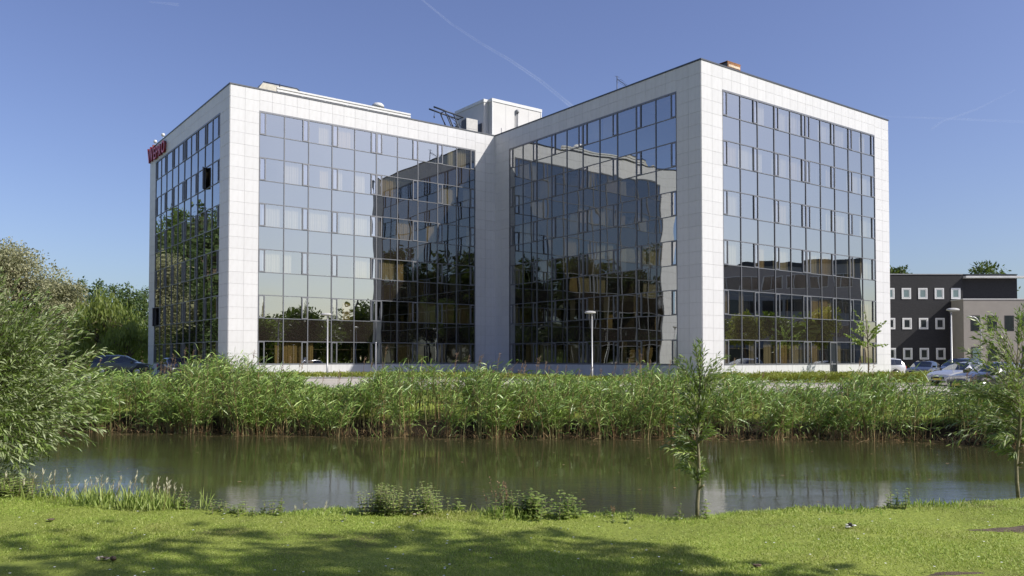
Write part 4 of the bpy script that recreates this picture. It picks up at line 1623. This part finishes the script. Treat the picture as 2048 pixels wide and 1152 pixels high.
def build_sapling(name, label, imx, imy, imtop, lean, spec, leaf, seed, wide=1.0):
    """young willow on the near bank. spec: list of (image y of start, image x,y of end) read off the photograph at this depth"""
    global RNG
    keep = RNG
    RNG = np.random.default_rng(seed)
    random.seed(seed)
    Yd = 1.65 * 1640 / (imy - 716.6)
    x0 = px(imx, Yd)
    z0 = float(height(x0, Yd))
    t = thing(name, label, 'tree', (x0, Yd, z0))
    top = pz(imtop, Yd) - z0
    lv = Leaves()
    tb = MB()
    tr = MB()
    n = 9
    pts = [(lean * top * (k / n) ** 1.5 + .012 * math.sin(k * 1.1 + seed), .02 * math.sin(k), top * .80 * k / n - (.1 if k == 0 else 0)) for k in range(n + 1)]
    tr.tube(pts, [.023 - .016 * k / n for k in range(n + 1)], 9)
    for k in (2, 3, 5):
        q = pts[k]
        tr.tube([(q[0] + .015, q[1] - .015, q[2]), (q[0] + .045, q[1] - .05, q[2] + .03)], [.014, .009], 6)
    link('trunk', tr.mesh('trunk', 'bark_pale'), t)
    P = np.array(pts)
    starts, ends = [], []
    for (fs, ex, ey, ez_, cnt, sp) in spec:
        for i in range(max(2, int(cnt * .85))):
            f = np.clip(fs + random.uniform(-.04, .04), 0, .999) * n
            k = int(f)
            s = P[k] + (P[min(k + 1, n)] - P[k]) * (f - k)
            e = np.array([ex * wide + random.gauss(0, sp), ey + random.gauss(0, sp * 1.3), ez_ * top + random.gauss(0, sp * .9)])
            starts.append(s)
            ends.append(e)
    starts, ends = np.array(starts), np.array(ends)
    ln = np.linalg.norm(ends - starts, axis=1)
    shoot_set(lv, tb, starts, ends, ln * RNG.uniform(.02, .30, len(ln)), 32, leaf, leaf * .15, .10, 0, .0045, .45, .85)
    link('foliage', lv.mesh('foliage', ['sapling_leaf']), t)
    link('branch', tb.mesh('branch', 'bark_pale'), t)
    RNG = keep


# (start along trunk, end dx, dy, end height fraction, shoots, scatter)
build_sapling('willow_sapling', 'slim young willow standing alone on the lawn edge in front of the reeds', 1394, 1030, 690, .012,
              [(.97, .02, 0, .98, 6, .05), (.9, -.14, 0, .92, 5, .06), (.85, .16, 0, .90, 6, .06), (.8, .20, 0, .82, 6, .06), (.75, -.20, -.05, .82, 8, .07), (.72, -.12, .05, .72, 8, .08), (.68, .08, -.05, .74, 8, .07),
               (.62, .10, 0, .66, 6, .06), (.60, -.18, 0, .62, 7, .07), (.55, .09, 0, .52, 4, .05), (.50, -.20, 0, .50, 6, .06), (.46, -.26, 0, .42, 6, .05), (.40, -.20, 0, .38, 5, .05), (.36, .07, 0, .34, 3, .03), (.30, -.12, 0, .30, 4, .04),
               (.27, .06, 0, .24, 3, .03), (.22, -.05, 0, .27, 3, .03)], .082, 5, 1.1)
build_sapling('willow_sapling', 'bushy young willow at the right edge of the lawn', 2032, 992, 615, .015,
              [(.97, .05, 0, .98, 6, .07), (.9, -.22, 0, .92, 8, .08), (.85, .22, 0, .9, 8, .08), (.8, -.35, 0, .84, 9, .10), (.75, .30, 0, .8, 8, .10), (.7, -.42, 0, .74, 10, .11), (.66, -.20, -.1, .68, 10, .12), (.62, .30, 0, .66, 9, .1),
               (.58, -.36, 0, .58, 10, .11), (.52, -.12, .05, .52, 9, .1), (.5, .28, 0, .48, 8, .1), (.46, -.30, 0, .42, 8, .1), (.42, .2, 0, .38, 6, .08), (.40, -.22, 0, .32, 6, .07), (.36, .14, 0, .30, 5, .06), (.3, -.10, 0, .25, 4, .05), (.6, -.55, 0, .50, 6, .12), (.5, -.5, 0, .36, 5, .1)], .092, 9, 1.45)


def build_young_tree():
    Y = 60.0
    x = px(1736, Y)
    t = thing('young_street_tree', 'thin young tree with sparse leaves before the right facade', 'tree', (x, Y, .02))
    top = pz(598, Y)
    tr = MB()
    tr.tube([(0, 0, -.1), (.02, 0, 1.5), (-.02, 0, 3.2), (-.28, 0, top)], [.06, .05, .035, .012], 8)
    lv = Leaves()
    tb = MB()
    S, E = [], []
    for (h0, ex, ez, k) in ((2.6, -.9, 3.0, 4), (2.4, -1.15, 3.4, 4), (2.8, .8, 3.5, 3), (2.9, 1.15, 4.1, 3), (2.5, .9, 2.9, 2), (3.0, -.7, 3.9, 4), (3.2, .3, 4.0, 4), (3.4, -.5, 4.4, 3), (2.7, -.4, 2.9, 3), (3.8, -.3, 5.2, 2), (2.6, .5, 2.7, 2)):
        for i in range(k):
            S.append((random.uniform(-.04, .04), 0, h0))
            E.append((ex + random.gauss(0, .16), random.gauss(0, .5), ez + random.gauss(0, .16)))
    shoot_set(lv, tb, S, E, np.full(len(S), .1), 13, .20, .13, .3, 0, .012, .2, .9)
    link('crown', lv.mesh('crown', ['weed_leaf']), t)
    link('branch', tb.mesh('branch', 'bark'), t)
    link('trunk', tr.mesh('trunk', 'bark'), t)


build_young_tree()


# ------------------------------------------------------------------ reeds
def build_reeds():
    ctl = np.array([(-120, 742), (150, 748), (240, 750), (320, 752), (380, 728), (430, 703), (470, 725), (560, 742), (640, 770), (720, 772), (770, 742), (850, 727), (930, 742), (1000, 752), (1080, 752), (1180, 756), (1260, 748), (1340, 745),
                    (1450, 752), (1520, 765), (1640, 768), (1720, 760), (1775, 750), (1832, 748), (1852, 774), (1880, 778), (1960, 774), (2060, 772), (2200, 770), (2400, 770)], float)
    lv = Leaves()
    nc = 640
    cx = RNG.uniform(-22, 24, nc)
    cd = RNG.random(nc) ** 1.2 * 4.2 - .05
    N = 8800
    ci = RNG.integers(0, nc, N)
    x = cx[ci] + RNG.normal(0, .20, N)
    dep = np.maximum(cd[ci] + RNG.normal(0, .16, N), -.28)
    y = far_edge(x) + dep
    chf = RNG.uniform(.68, 1.15, nc)[ci] * np.where(RNG.random(N) < .06, 1.14, 1.0)
    clean = RNG.normal(.06, .20, nc)[ci]
    zb = np.maximum(height(x, y), WATER_Z - .05)
    imx = 1024 + 1640 * x / y
    ytop = np.interp(imx, ctl[:, 0], ctl[:, 1])
    ztop = EYE + (716.6 - ytop) / 1640 * y
    H = (ztop - zb) * RNG.uniform(.74, 1.04, N) * chf * np.where(dep < .5, RNG.uniform(.6, 1, N), 1.0)
    H = np.clip(H, .35, 3.0) * (1 + .13 * np.sin(x * 3.1 + 2 * np.sin(x * 1.1)) * np.sin(y * 1.9 + x))
    lean = np.stack([RNG.normal(.0, .12, N) + clean, RNG.normal(-.05, .12, N) - .25 * (dep < .35) * RNG.random(N), np.zeros(N)], 1)
    B = np.stack([x, y, zb], 1)

    def pos(t):
        return B + np.array([0, 0, 1.0]) * (H * t)[:, None] + lean * (H * t ** 1.7)[:, None]

    # stems: ribbons, bare and straw coloured near the water
    ks = 5
    tt = np.linspace(0, .97, ks)
    P = np.stack([pos(np.full(N, q)) for q in tt], 1)
    side = unit(np.stack([np.ones(N), RNG.normal(0, .4, N), np.zeros(N)], 1))
    W = np.stack([np.full(N, .019 * (1 - .55 * q)) for q in tt], 1)
    dead = RNG.random(N) < .42
    lv.strips(P[~dead], W[~dead], side[~dead], 1)
    lv.strips(P[dead], W[dead], side[dead], 2)
    # leaves
    for j in range(9):
        f = .26 + .74 * (j + RNG.random(N) * .8) / 9
        p = pos(f)
        a = RNG.uniform(0, 2 * math.pi, N)
        a = np.where(RNG.random(N) < .45, RNG.normal(0.1, .8, N), a)        # the breeze trails leaves to the right
        up = RNG.uniform(.5, 1.8, N)
        d = np.stack([np.cos(a), np.sin(a), up], 1)
        ln = RNG.uniform(.30, .66, N) * np.where(H < .8, .65, 1) * (1.05 - .35 * f)
        nr = np.stack([np.zeros(N), np.zeros(N), np.ones(N)], 1) + RNG.normal(size=(N, 3)) * .9
        lv.add(p, d, ln, RNG.uniform(.020, .038, N), RNG.uniform(.10, .85, N), nr, 0, .35, .70)
    # dead leaves and broken stalks at the foot of the stand
    n = 3400
    xx = RNG.uniform(-22, 24, n)
    yy = far_edge(xx) + RNG.uniform(-.25, .7, n)
    zz = np.maximum(height(xx, yy), WATER_Z)
    d = np.stack([RNG.normal(0, .6, n), RNG.normal(-.2, .5, n), RNG.uniform(.25, 1.3, n)], 1)
    lv.add(np.stack([xx, yy, zz], 1), d, RNG.uniform(.14, .42, n), RNG.uniform(.008, .016, n), RNG.uniform(0, .6, n), None, 2)
    # stalks fallen on to the water
    n = 150
    xx = RNG.uniform(-18, 18, n)
    yy = far_edge(xx) + RNG.uniform(-.75, -.1, n)
    d = np.stack([RNG.choice([-1, 1], n) * 1.0, RNG.normal(0, .25, n), RNG.normal(0.02, .03, n)], 1)
    lv.add(np.stack([xx, yy, np.full(n, WATER_Z + .012)], 1), d, RNG.uniform(.15, .8, n), RNG.uniform(.012, .028, n), .0, np.tile([0, 0, 1.0], (n, 1)), 2)
    # bent leaves that dip towards the water
    n = 500
    xx = RNG.uniform(-18, 18, n)
    yy = far_edge(xx) + RNG.uniform(-.3, .1, n)
    d = np.stack([RNG.normal(0.1, .8, n), RNG.normal(-.7, .4, n), RNG.uniform(.3, 1.0, n)], 1)
    lv.add(np.stack([xx, yy, np.full(n, WATER_Z + .05) + RNG.random(n) * .5], 1), d, RNG.uniform(.2, .45, n), RNG.uniform(.014, .024, n), RNG.uniform(.6, 1.3, n), None, 0)
    # small leaves and scum afloat on the pond
    n = 700
    xx = RNG.uniform(-18, 18, n)
    yy = far_edge(xx) - np.where(RNG.random(n) < .85, RNG.random(n) ** 2 * 1.6, RNG.random(n) * 12)
    ok = yy > near_edge(xx) + 1.2
    xx, yy = xx[ok], yy[ok]
    n = len(xx)
    lv.add(np.stack([xx, yy, np.full(n, WATER_Z + .006)], 1), np.stack([RNG.normal(size=n), RNG.normal(size=n), np.zeros(n)], 1), RNG.uniform(.03, .10, n), RNG.uniform(.02, .05, n), .0, np.tile([0, 0, 1.0], (n, 1)), 2)
    # feathery plumes on a few stems
    sel = np.where((dep > 1.0) & (RNG.random(N) < .022))[0]
    tips = pos(np.full(N, .97))[sel]
    st = np.stack([tips, tips + np.array([.02, 0, .30]), tips + np.array([.06, 0, .55])], 1)
    lv.strips(st, np.full((len(sel), 3), .010), np.tile([1.0, 0, 0], (len(sel), 1)), 2)
    for j in range(16):
        f = RNG.random((len(sel), 1))
        p = st[:, 1] * (1 - f) + st[:, 2] * f
        d = np.stack([RNG.normal(.25, .4, len(sel)), RNG.normal(0, .3, len(sel)), RNG.uniform(.4, 1, len(sel))], 1)
        lv.add(p, d, .11, .013, .2, None, 3)
    o = link('reed_bed', lv.mesh('reed_bed', ['reed_leaf', 'reed_stem', 'reed_dead', 'reed_plume']))
    tag(o, 'dense bed of tall green reeds along the far bank', 'reeds', kind='stuff')


build_reeds()


def build_far_verge():
    """rough grass and herbs on the far bank behind and beside the reeds"""
    lv = Leaves()
    n = 17000
    x = RNG.uniform(-26, 30, n)
    y = far_edge(x) + 1.2 + RNG.random(n) * 11
    keep = (y < 37.3) & ((x > 8) | (RNG.random(n) < .35))
    x, y = x[keep], y[keep]
    n = len(x)
    d = np.stack([RNG.normal(.1, .45, n), RNG.normal(0, .4, n), np.ones(n)], 1)
    lv.add(np.stack([x, y, height(x, y)], 1), d, RNG.uniform(.18, .55, n), RNG.uniform(.012, .03, n), RNG.uniform(.1, .6, n))
    o = link('verge_grass', lv.mesh('verge_grass', ['weed_leaf']))
    tag(o, 'rough grass on the far bank between reeds and road', 'grass', kind='stuff')


build_far_verge()


def build_cover():
    """low yellow green planting between the road and the building"""
    def bed(label, pts_fn, n, hgt, nm='planting_bed', mat='cover_leaf', size=.13):
        lv = Leaves()
        x, y = pts_fn(n)
        n = len(x)
        bump = .75 + .25 * np.sin(x * 1.9 + y) * np.sin(y * 2.7 - x * .6)
        z = far_level(x) + hgt * bump * RNG.random(n) ** .35
        d = np.stack([RNG.normal(0, .7, n), RNG.normal(-.2, .7, n), RNG.uniform(.1, 1.1, n)], 1)
        lv.quads(np.stack([x, y, z], 1), d, size * RNG.uniform(.7, 1.6, n), size * .5 * RNG.uniform(.6, 1.3, n))
        # upright shoots give the top an uneven edge
        k = RNG.random(n) < .12
        d2 = np.stack([RNG.normal(0, .35, n), RNG.normal(0, .35, n), np.ones(n)], 1)
        lv.add(np.stack([x, y, z], 1)[k], d2[k], RNG.uniform(.15, .38, n)[k], .03, .2)
        o = link(nm, lv.mesh(nm, [mat]))
        tag(o, label, 'ground cover', kind='stuff')

    def right(n):
        x = RNG.uniform(11.5, 33.5, n)
        y = road_far(x) + .25 + RNG.random(n) ** 1.5 * 6.0
        s = (x - P2[0]) * U[1] - (y - P2[1]) * U[0]
        k = (s > .4) | (x > P2[0] + U[0] * L)
        k &= (y < 58 + (x - 12) * .7)
        return x[k], y[k]

    def left(n):
        x = RNG.uniform(-19.0, 9.0, n)
        y = road_far(x) + .25 + RNG.random(n) ** 1.2 * 5.5
        # stay clear of the facades
        s = (x - P1[0]) * U[1] - (y - P1[1]) * U[0]
        s2 = (x - P2[0]) * V[1] - (y - P2[1]) * V[0]
        k = (s > .5) & (s2 < -.6)
        return x[k], y[k]

    bed('yellow green planting between road and right block', right, 34000, .78)
    bed('low green planting between road and left block', left, 20000, .42)


build_cover()


# ------------------------------------------------------------------ lawn and bank plants
def build_lawn():
    lv = Leaves()
    n = 240000
    Y = 5.6 + RNG.random(n) ** 1.15 * 6.2
    x = RNG.uniform(-.68, .68, n) * Y
    ne = near_edge(x)
    k = Y < ne + .25
    x, Y, ne = x[k], Y[k], ne[k]
    # bare patches of soil
    bare = np.zeros(len(x))
    for (bx, by, rx, ry) in ((px(2040, 8.0), 8.0, .42, .16), (px(1945, 6.4), 6.4, .40, .12), (px(1720, 7.75), 7.6, .3, .1), (px(1590, 7.5), 7.45, .25, .08), (px(60, 6.6), 6.6, .7, .14), (px(1900, 6.3), 6.3, .5, .1)):
        bare = np.maximum(bare, 1 - np.clip(np.hypot((x - bx) / rx, (Y - by) / ry), 0, 1) ** 2)
    k = RNG.random(len(x)) > bare * 1.15
    x, Y, ne = x[k], Y[k], ne[k]
    n = len(x)
    edge = np.clip(1 - (ne - Y) / .55, 0, 1)
    patch = .8 + .35 * np.sin(x * 1.3 + .6 * np.sin(Y * 2)) * np.sin(Y * 2.1 + x * .5)
    hgt = RNG.uniform(.013, .043, n) * patch * (1 + 1.6 * edge * RNG.random(n))
    B = np.stack([x, Y, height(x, Y) - .004], 1)
    d = np.stack([RNG.normal(.0, .8, n), RNG.normal(0, .8, n), np.ones(n)], 1)
    d = unit(d)
    side = unit(np.stack([np.ones(n), RNG.normal(0, .5, n), np.zeros(n)], 1))
    w = RNG.uniform(.0035, .007, n)
    bend = np.stack([RNG.normal(.02, .25, n), RNG.normal(0, .25, n), -.15 * np.ones(n)], 1)
    m1 = B + d * (hgt * .55)[:, None]
    tip = B + d * hgt[:, None] + bend * hgt[:, None]
    v = np.stack([B - side * w[:, None] * .5, B + side * w[:, None] * .5, m1 + side * w[:, None] * .45, m1 - side * w[:, None] * .45, tip], 1)
    idx = (5 * np.arange(n))[:, None]
    loops = (idx + np.array([0, 1, 2, 3, 3, 2, 4])).ravel()
    starts = ((7 * np.arange(n))[:, None] + np.array([0, 4])).ravel()
    me = raw_mesh('lawn_grass', v.reshape(-1, 3), loops, starts, ['grass_blade'])
    o = link('lawn_grass', me)
    tag(o, 'short mown grass of the lawn in the foreground', 'grass', kind='stuff')


build_lawn()


def bank_pt(imx, imy):
    Yd = 1.65 * 1640 / (imy - 716.6)
    x = px(imx, Yd)
    return x, Yd, float(height(x, Yd))


def grass_clump(imx, imy, h, n, spread, label, seeds=0, mat='weed_leaf', name='tall_grass'):
    x, y, z = bank_pt(imx, imy + 6)
    h *= 1.35
    t = thing(name, label, 'grass clump', (x, y, z), 0, 'tall grass clumps on the near bank')
    lv = Leaves()
    bx = RNG.normal(0, spread, n)
    by = RNG.normal(0, min(spread, .12), n)
    B = np.stack([bx, by, np.zeros(n)], 1)
    B[:, 2] = height(x + bx, y + by) - z - .01
    d = np.stack([RNG.normal(.05, .28, n), RNG.normal(0, .28, n), np.ones(n)], 1)
    lv.add(B, d, h * RNG.uniform(.45, 1.05, n), RNG.uniform(.008, .017, n), RNG.uniform(.02, .35, n))
    link('blades', lv.mesh('blades', [mat]), t)['kind'] = 'stuff'
    if seeds:
        sv = Leaves()
        k = RNG.choice(n, seeds, replace=seeds > n)
        b = B[k]
        tip = b + unit(np.stack([RNG.normal(.08, .2, seeds), RNG.normal(0, .2, seeds), np.ones(seeds)], 1)) * (h * RNG.uniform(.9, 1.25, (seeds, 1)))
        P = np.stack([b, (b + tip) / 2, tip], 1)
        sv.strips(P, np.full((seeds, 3), .0035), np.tile([1.0, 0, 0], (seeds, 1)), 1)
        for j in range(5):
            sv.add(tip - np.array([0, 0, .012]) * j, np.stack([RNG.normal(.2, .3, seeds), RNG.normal(0, .3, seeds), np.ones(seeds)], 1), .05, .011, .05, None, 0)
        link('seed_heads', sv.mesh('seed_heads', ['seed_head', 'reed_dead']), t)['kind'] = 'stuff'
    return t


def herb(imx, imy, h, stems, spread, label, name='nettle_plant', leaf=.05, mat='nettle_leaf', brown=0, cat='plant'):
    x, y, z = bank_pt(imx, imy + 6)
    h *= 1.5
    leaf *= 1.45
    stems = int(stems * 1.8) if stems > 4 else stems
    t = thing(name, label, cat, (x, y, z), 0, 'leafy weeds on the near bank')
    lv = Leaves()
    st = MB()
    for s in range(stems):
        bx, by = random.gauss(0, spread), random.gauss(0, min(.1, spread))
        hh = h * random.uniform(.55, 1.0) * (1 - .4 * min(1, abs(bx) / (spread * 2.2 + .01)))
        lx, ly = random.gauss(0, .14) + bx * .25, random.gauss(0, .12)
        zb = float(height(x + bx, y + by)) - z - .01
        top = Vector((bx + lx * hh, by + ly * hh, zb + hh))
        base = Vector((bx, by, zb))
        st.tube([base, base.lerp(top, .5) + Vector((lx * .05, 0, 0)), top], [.004, .0032, .0018], 5, cap=False)
        nn = max(4, int(hh / .032))
        for k in range(1, nn + 1):
            f = k / nn
            c = base.lerp(top, f)
            a = k * 1.57 + random.uniform(-.3, .3)
            sz = leaf * (1.15 - .65 * f) * random.uniform(.8, 1.25)
            P = np.array([tuple(c)] * 2)
            D = np.array([[math.cos(a), math.sin(a), .45], [-math.cos(a), -math.sin(a), .45]])
            lv.add(P, D, sz, sz * .5, .35, np.array([[0, 0, 1.0]] * 2) + RNG.normal(size=(2, 3)) * .2, 0, .3, .62)
    link('leaves', lv.mesh('leaves', [mat]), t)['kind'] = 'stuff'
    link('stems', st.mesh('stems', 'bark_pale'), t)['kind'] = 'stuff'
    if brown:
        bv = Leaves()
        bs = MB()
        for s in range(brown):
            bx = random.gauss(-.05, spread * .8)
            tp = Vector((bx + random.gauss(0, .06), random.gauss(0, .05), h * random.uniform(.8, 1.2)))
            bs.tube([(bx, 0, 0), tp], [.003, .0015], 4, cap=False)
            for k in range(16):
                f = random.uniform(.45, 1)
                c = Vector((bx, 0, 0)).lerp(tp, f)
                bv.add([tuple(c)], [[random.gauss(0, 1), random.gauss(0, 1), .8]], .02, .012, .1, None, 0)
        link('seed_heads', bv.mesh('seed_heads', ['dock_brown']), t)['kind'] = 'stuff'
        link('dry_stems', bs.mesh('dry_stems', 'bark'), t)['kind'] = 'stuff'
    return t


grass_clump(115, 990, .20, 60, .18, 'sparse grass with pale seed heads near the left bush', 14)
grass_clump(205, 1003, .20, 220, .10, 'tall grass clump leftmost of the dense ones by the water', 6)
grass_clump(185, 998, .15, 120, .16, 'thin seeding grass just left of the dense clumps', 12)
grass_clump(258, 1006, .10, 120, .12, 'short grass tuft between the two dense clumps by the water', 3)
grass_clump(285, 1008, .23, 240, .09, 'tallest dense grass clump on the left bank', 5)
grass_clump(325, 1010, .19, 260, .12, 'broad pale grass clump right of the tallest one', 14)
grass_clump(412, 1014, .24, 12, .03, 'few upright sword like blades beside the nettles', 0, name='iris_leaves')
herb(375, 1012, .15, 7, .05, 'single upright nettle right of the grass clumps', leaf=.045)
herb(440, 1014, .10, 8, .10, 'low nettles left of the white reflection', leaf=.04)
herb(490, 1016, .09, 9, .10, 'low dark weeds in front of the white reflection', leaf=.045, name='weed_plant')
herb(545, 1016, .13, 8, .09, 'loose dark weeds right of the white reflection', leaf=.045, name='weed_plant')
herb(768, 1020, .235, 34, .14, 'broad bushy nettle stand on the bank, left of the pair', leaf=.045, mat='weed_leaf')
herb(855, 1019, .235, 26, .10, 'narrower bushy nettle stand on the bank, right of the pair', leaf=.045, mat='weed_leaf')
herb(917, 1019, .12, 3, .015, 'tiny seedling with round leaves between the weed clumps', name='seedling', leaf=.075, mat='weed_leaf')
herb(1010, 1022, .22, 7, .12, 'reddish brown dock seed stalks beside leafy weeds', name='dock_plant', leaf=.05, brown=9)
grass_clump(1020, 1024, .12, 260, .14, 'pale grass tuft below the brown dock stalks', 0)
herb(1060, 1023, .20, 16, .12, 'arching dark green weeds right of the dock stalks', name='weed_plant', leaf=.075)
herb(1130, 1025, .22, 7, .07, 'tall drooping weed at the right end of the weed patch', name='weed_plant', leaf=.07)
herb(1240, 1027, .09, 6, .10, 'low weed stems with brown tops left of the sapling', name='weed_plant', leaf=.04, brown=2)
herb(1352, 1028, .14, 3, .03, 'small weed just left of the sapling trunk', name='weed_plant', leaf=.045)
herb(1408, 1029, .16, 3, .02, 'small weed just right of the sapling trunk', name='weed_plant', leaf=.06, mat='weed_leaf')
herb(1795, 1006, .17, 5, .06, 'dark leaning weed at the water edge at right', name='weed_plant', leaf=.05)
grass_clump(1860, 1003, .09, 220, .25, 'grass tussock on the bank edge near the right sapling', 0)
grass_clump(1660, 1012, .07, 200, .30, 'low grass tussock along the bank edge at right', 0)
grass_clump(620, 1018, .06, 130, .30, 'low grass fringe on the bank edge between weeds', 4)
herb(30, 985, .16, 40, .28, 'low leafy weeds under the left willow bush', name='weed_plant', leaf=.055, mat='weed_leaf')


def build_litter():
    def rock(name, label, cat, imx, imy, pieces):
        x, y, z = bank_pt(imx, imy)
        t = thing(name, label, cat, (x, y, z + .012))
        for (nm, dx, dz, s, mat, sq) in pieces:
            bm = bmesh.new()
            bmesh.ops.create_icosphere(bm, subdivisions=2, radius=1.0)
            for v in bm.verts:
                k = 1 + random.uniform(-.22, .22)
                v.co = Vector((v.co.x * s * k * 1.2, v.co.y * s * k, v.co.z * s * sq * k))
            me = bpy.data.meshes.new(nm)
            bm.to_mesh(me)
            bm.free()
            me.materials.append(MATS[mat])
            link(nm, me, t, (dx, random.uniform(-.02, .02), dz))
        return t

    rock('stone_debris', 'small heap of pale and brown stones in the lawn shade', 'stones', 216, 1118,
         [('stone', -.055, .01, .016, 'stone_pale', .9), ('stone', -.03, .022, .012, 'stone_pale', .6), ('stone', .02, .008, .02, 'stone_pale', .4), ('stone', .07, .012, .022, 'stone_brown', .9), ('stone', .0, .012, .024, 'stone_brown', .4)])
    rock('litter_scrap', 'crumpled black and white scrap lying on the lawn', 'litter', 1697, 1058,
         [('scrap', -.004, .028, .018, 'litter_black', .9), ('scrap', .034, .018, .018, 'litter_white', .35), ('scrap', -.012, .004, .026, 'litter_white', .3), ('scrap', -.035, .026, .012, 'litter_white', .4), ('scrap', .015, .012, .016, 'litter_black', .5)])
    rock('leaf_debris', 'brown dead leaf scrap on the sunlit lawn at left', 'leaf', 108, 1040, [('leaf', 0, .012, .03, 'stone_brown', .35), ('leaf', -.03, .008, .02, 'stone_pale', .3)])
    rock('bark_scrap', 'grey bark scrap on the lawn below the right nettle stand', 'bark', 832, 1034, [('scrap', 0, .01, .025, 'stone_pale', .25), ('scrap', .03, .012, .012, 'stone_brown', .5)])
    rock('clod', 'dark clod of soil on the lawn right of centre', 'soil', 1512, 1135, [('clod', 0, .006, .03, 'stone_brown', .35)])
    # worn patches of bare soil
    for (ix, iy, rx, ry, lab) in ((2035, 1056, .46, .20, 'bare brown soil patch at the right edge of the lawn'), (1900, 1140, .26, .06, 'bare soil patch at the bottom right of the lawn')):
        x, y, z = bank_pt(ix, iy)
        m = MB()
        ring = 22
        cs = [(0, 0)]
        for rr in (.5, 1.0):
            for k in range(ring):
                a = 2 * math.pi * k / ring
                q = rr * (1 + .22 * math.sin(3 * a + ix) + .13 * math.sin(7 * a))
                cs.append((math.cos(a) * rx * q, math.sin(a) * ry * q))
        for i, (dx, dy) in enumerate(cs):
            up = .008 + random.uniform(-.003, .004) if i <= ring else -.004
            m.v.append((x + dx, y + dy, float(height(x + dx, y + dy)) + up))
        for k in range(ring):
            k2 = (k + 1) % ring
            m.f.append((0, 1 + k, 1 + k2))
            m.f.append((1 + k, 1 + ring + k, 1 + ring + k2, 1 + k2))
            m.s += [True, True]
        tag(link('soil_patch', m.mesh('soil_patch', 'soil')), lab, kind='structure')
    # daisies: scattered, not counted
    lv = Leaves()
    n = 90
    Y = RNG.uniform(6.0, 8.6, n)
    x = RNG.uniform(-.62, .62, n) * Y
    c = np.stack([x, Y, height(x, Y) + .055], 1)
    for j in range(6):
        a = j * math.pi / 3
        lv.add(c, np.tile([math.cos(a), math.sin(a), .15], (n, 1)), .011, .008, .1, np.tile([0, 0, 1.0], (n, 1)))
    o = link('daisies', lv.mesh('daisies', ['daisy_white']))
    tag(o, 'tiny white daisies scattered over the lawn', 'flowers', kind='stuff')


build_litter()


# ------------------------------------------------------------------ contrails
def contrail(pts, label, r, D):
    P = []
    for (ix, iy) in pts:
        P.append(((ix - 1024) / 1640 * D, D, EYE + (716.6 - iy) / 1640 * D))
    mb = MB().tube(P, [r * (0.6 + .8 * k / (len(P) - 1)) for k in range(len(P))], 12, cap=False)
    o = link('contrail', mb.mesh('contrail', 'contrail_ice'))
    tag(o, label, 'contrail')


contrail([(840, -10), (900, 40), (960, 80), (1020, 115), (1085, 160), (1150, 214)], 'long thin white contrail sloping down towards the right block', 11, 6000)
contrail([(1760, 229), (1850, 232), (1950, 236), (2060, 241)], 'thin level contrail right of the building', 7, 6000)
contrail([(2040, 175), (1960, 215), (1890, 240), (1868, 256)], 'faint short contrail crossing the level one at right', 9, 6100)
contrail([(290, -4), (350, 2)], 'faint contrail fragment at the top left', 8, 6000)
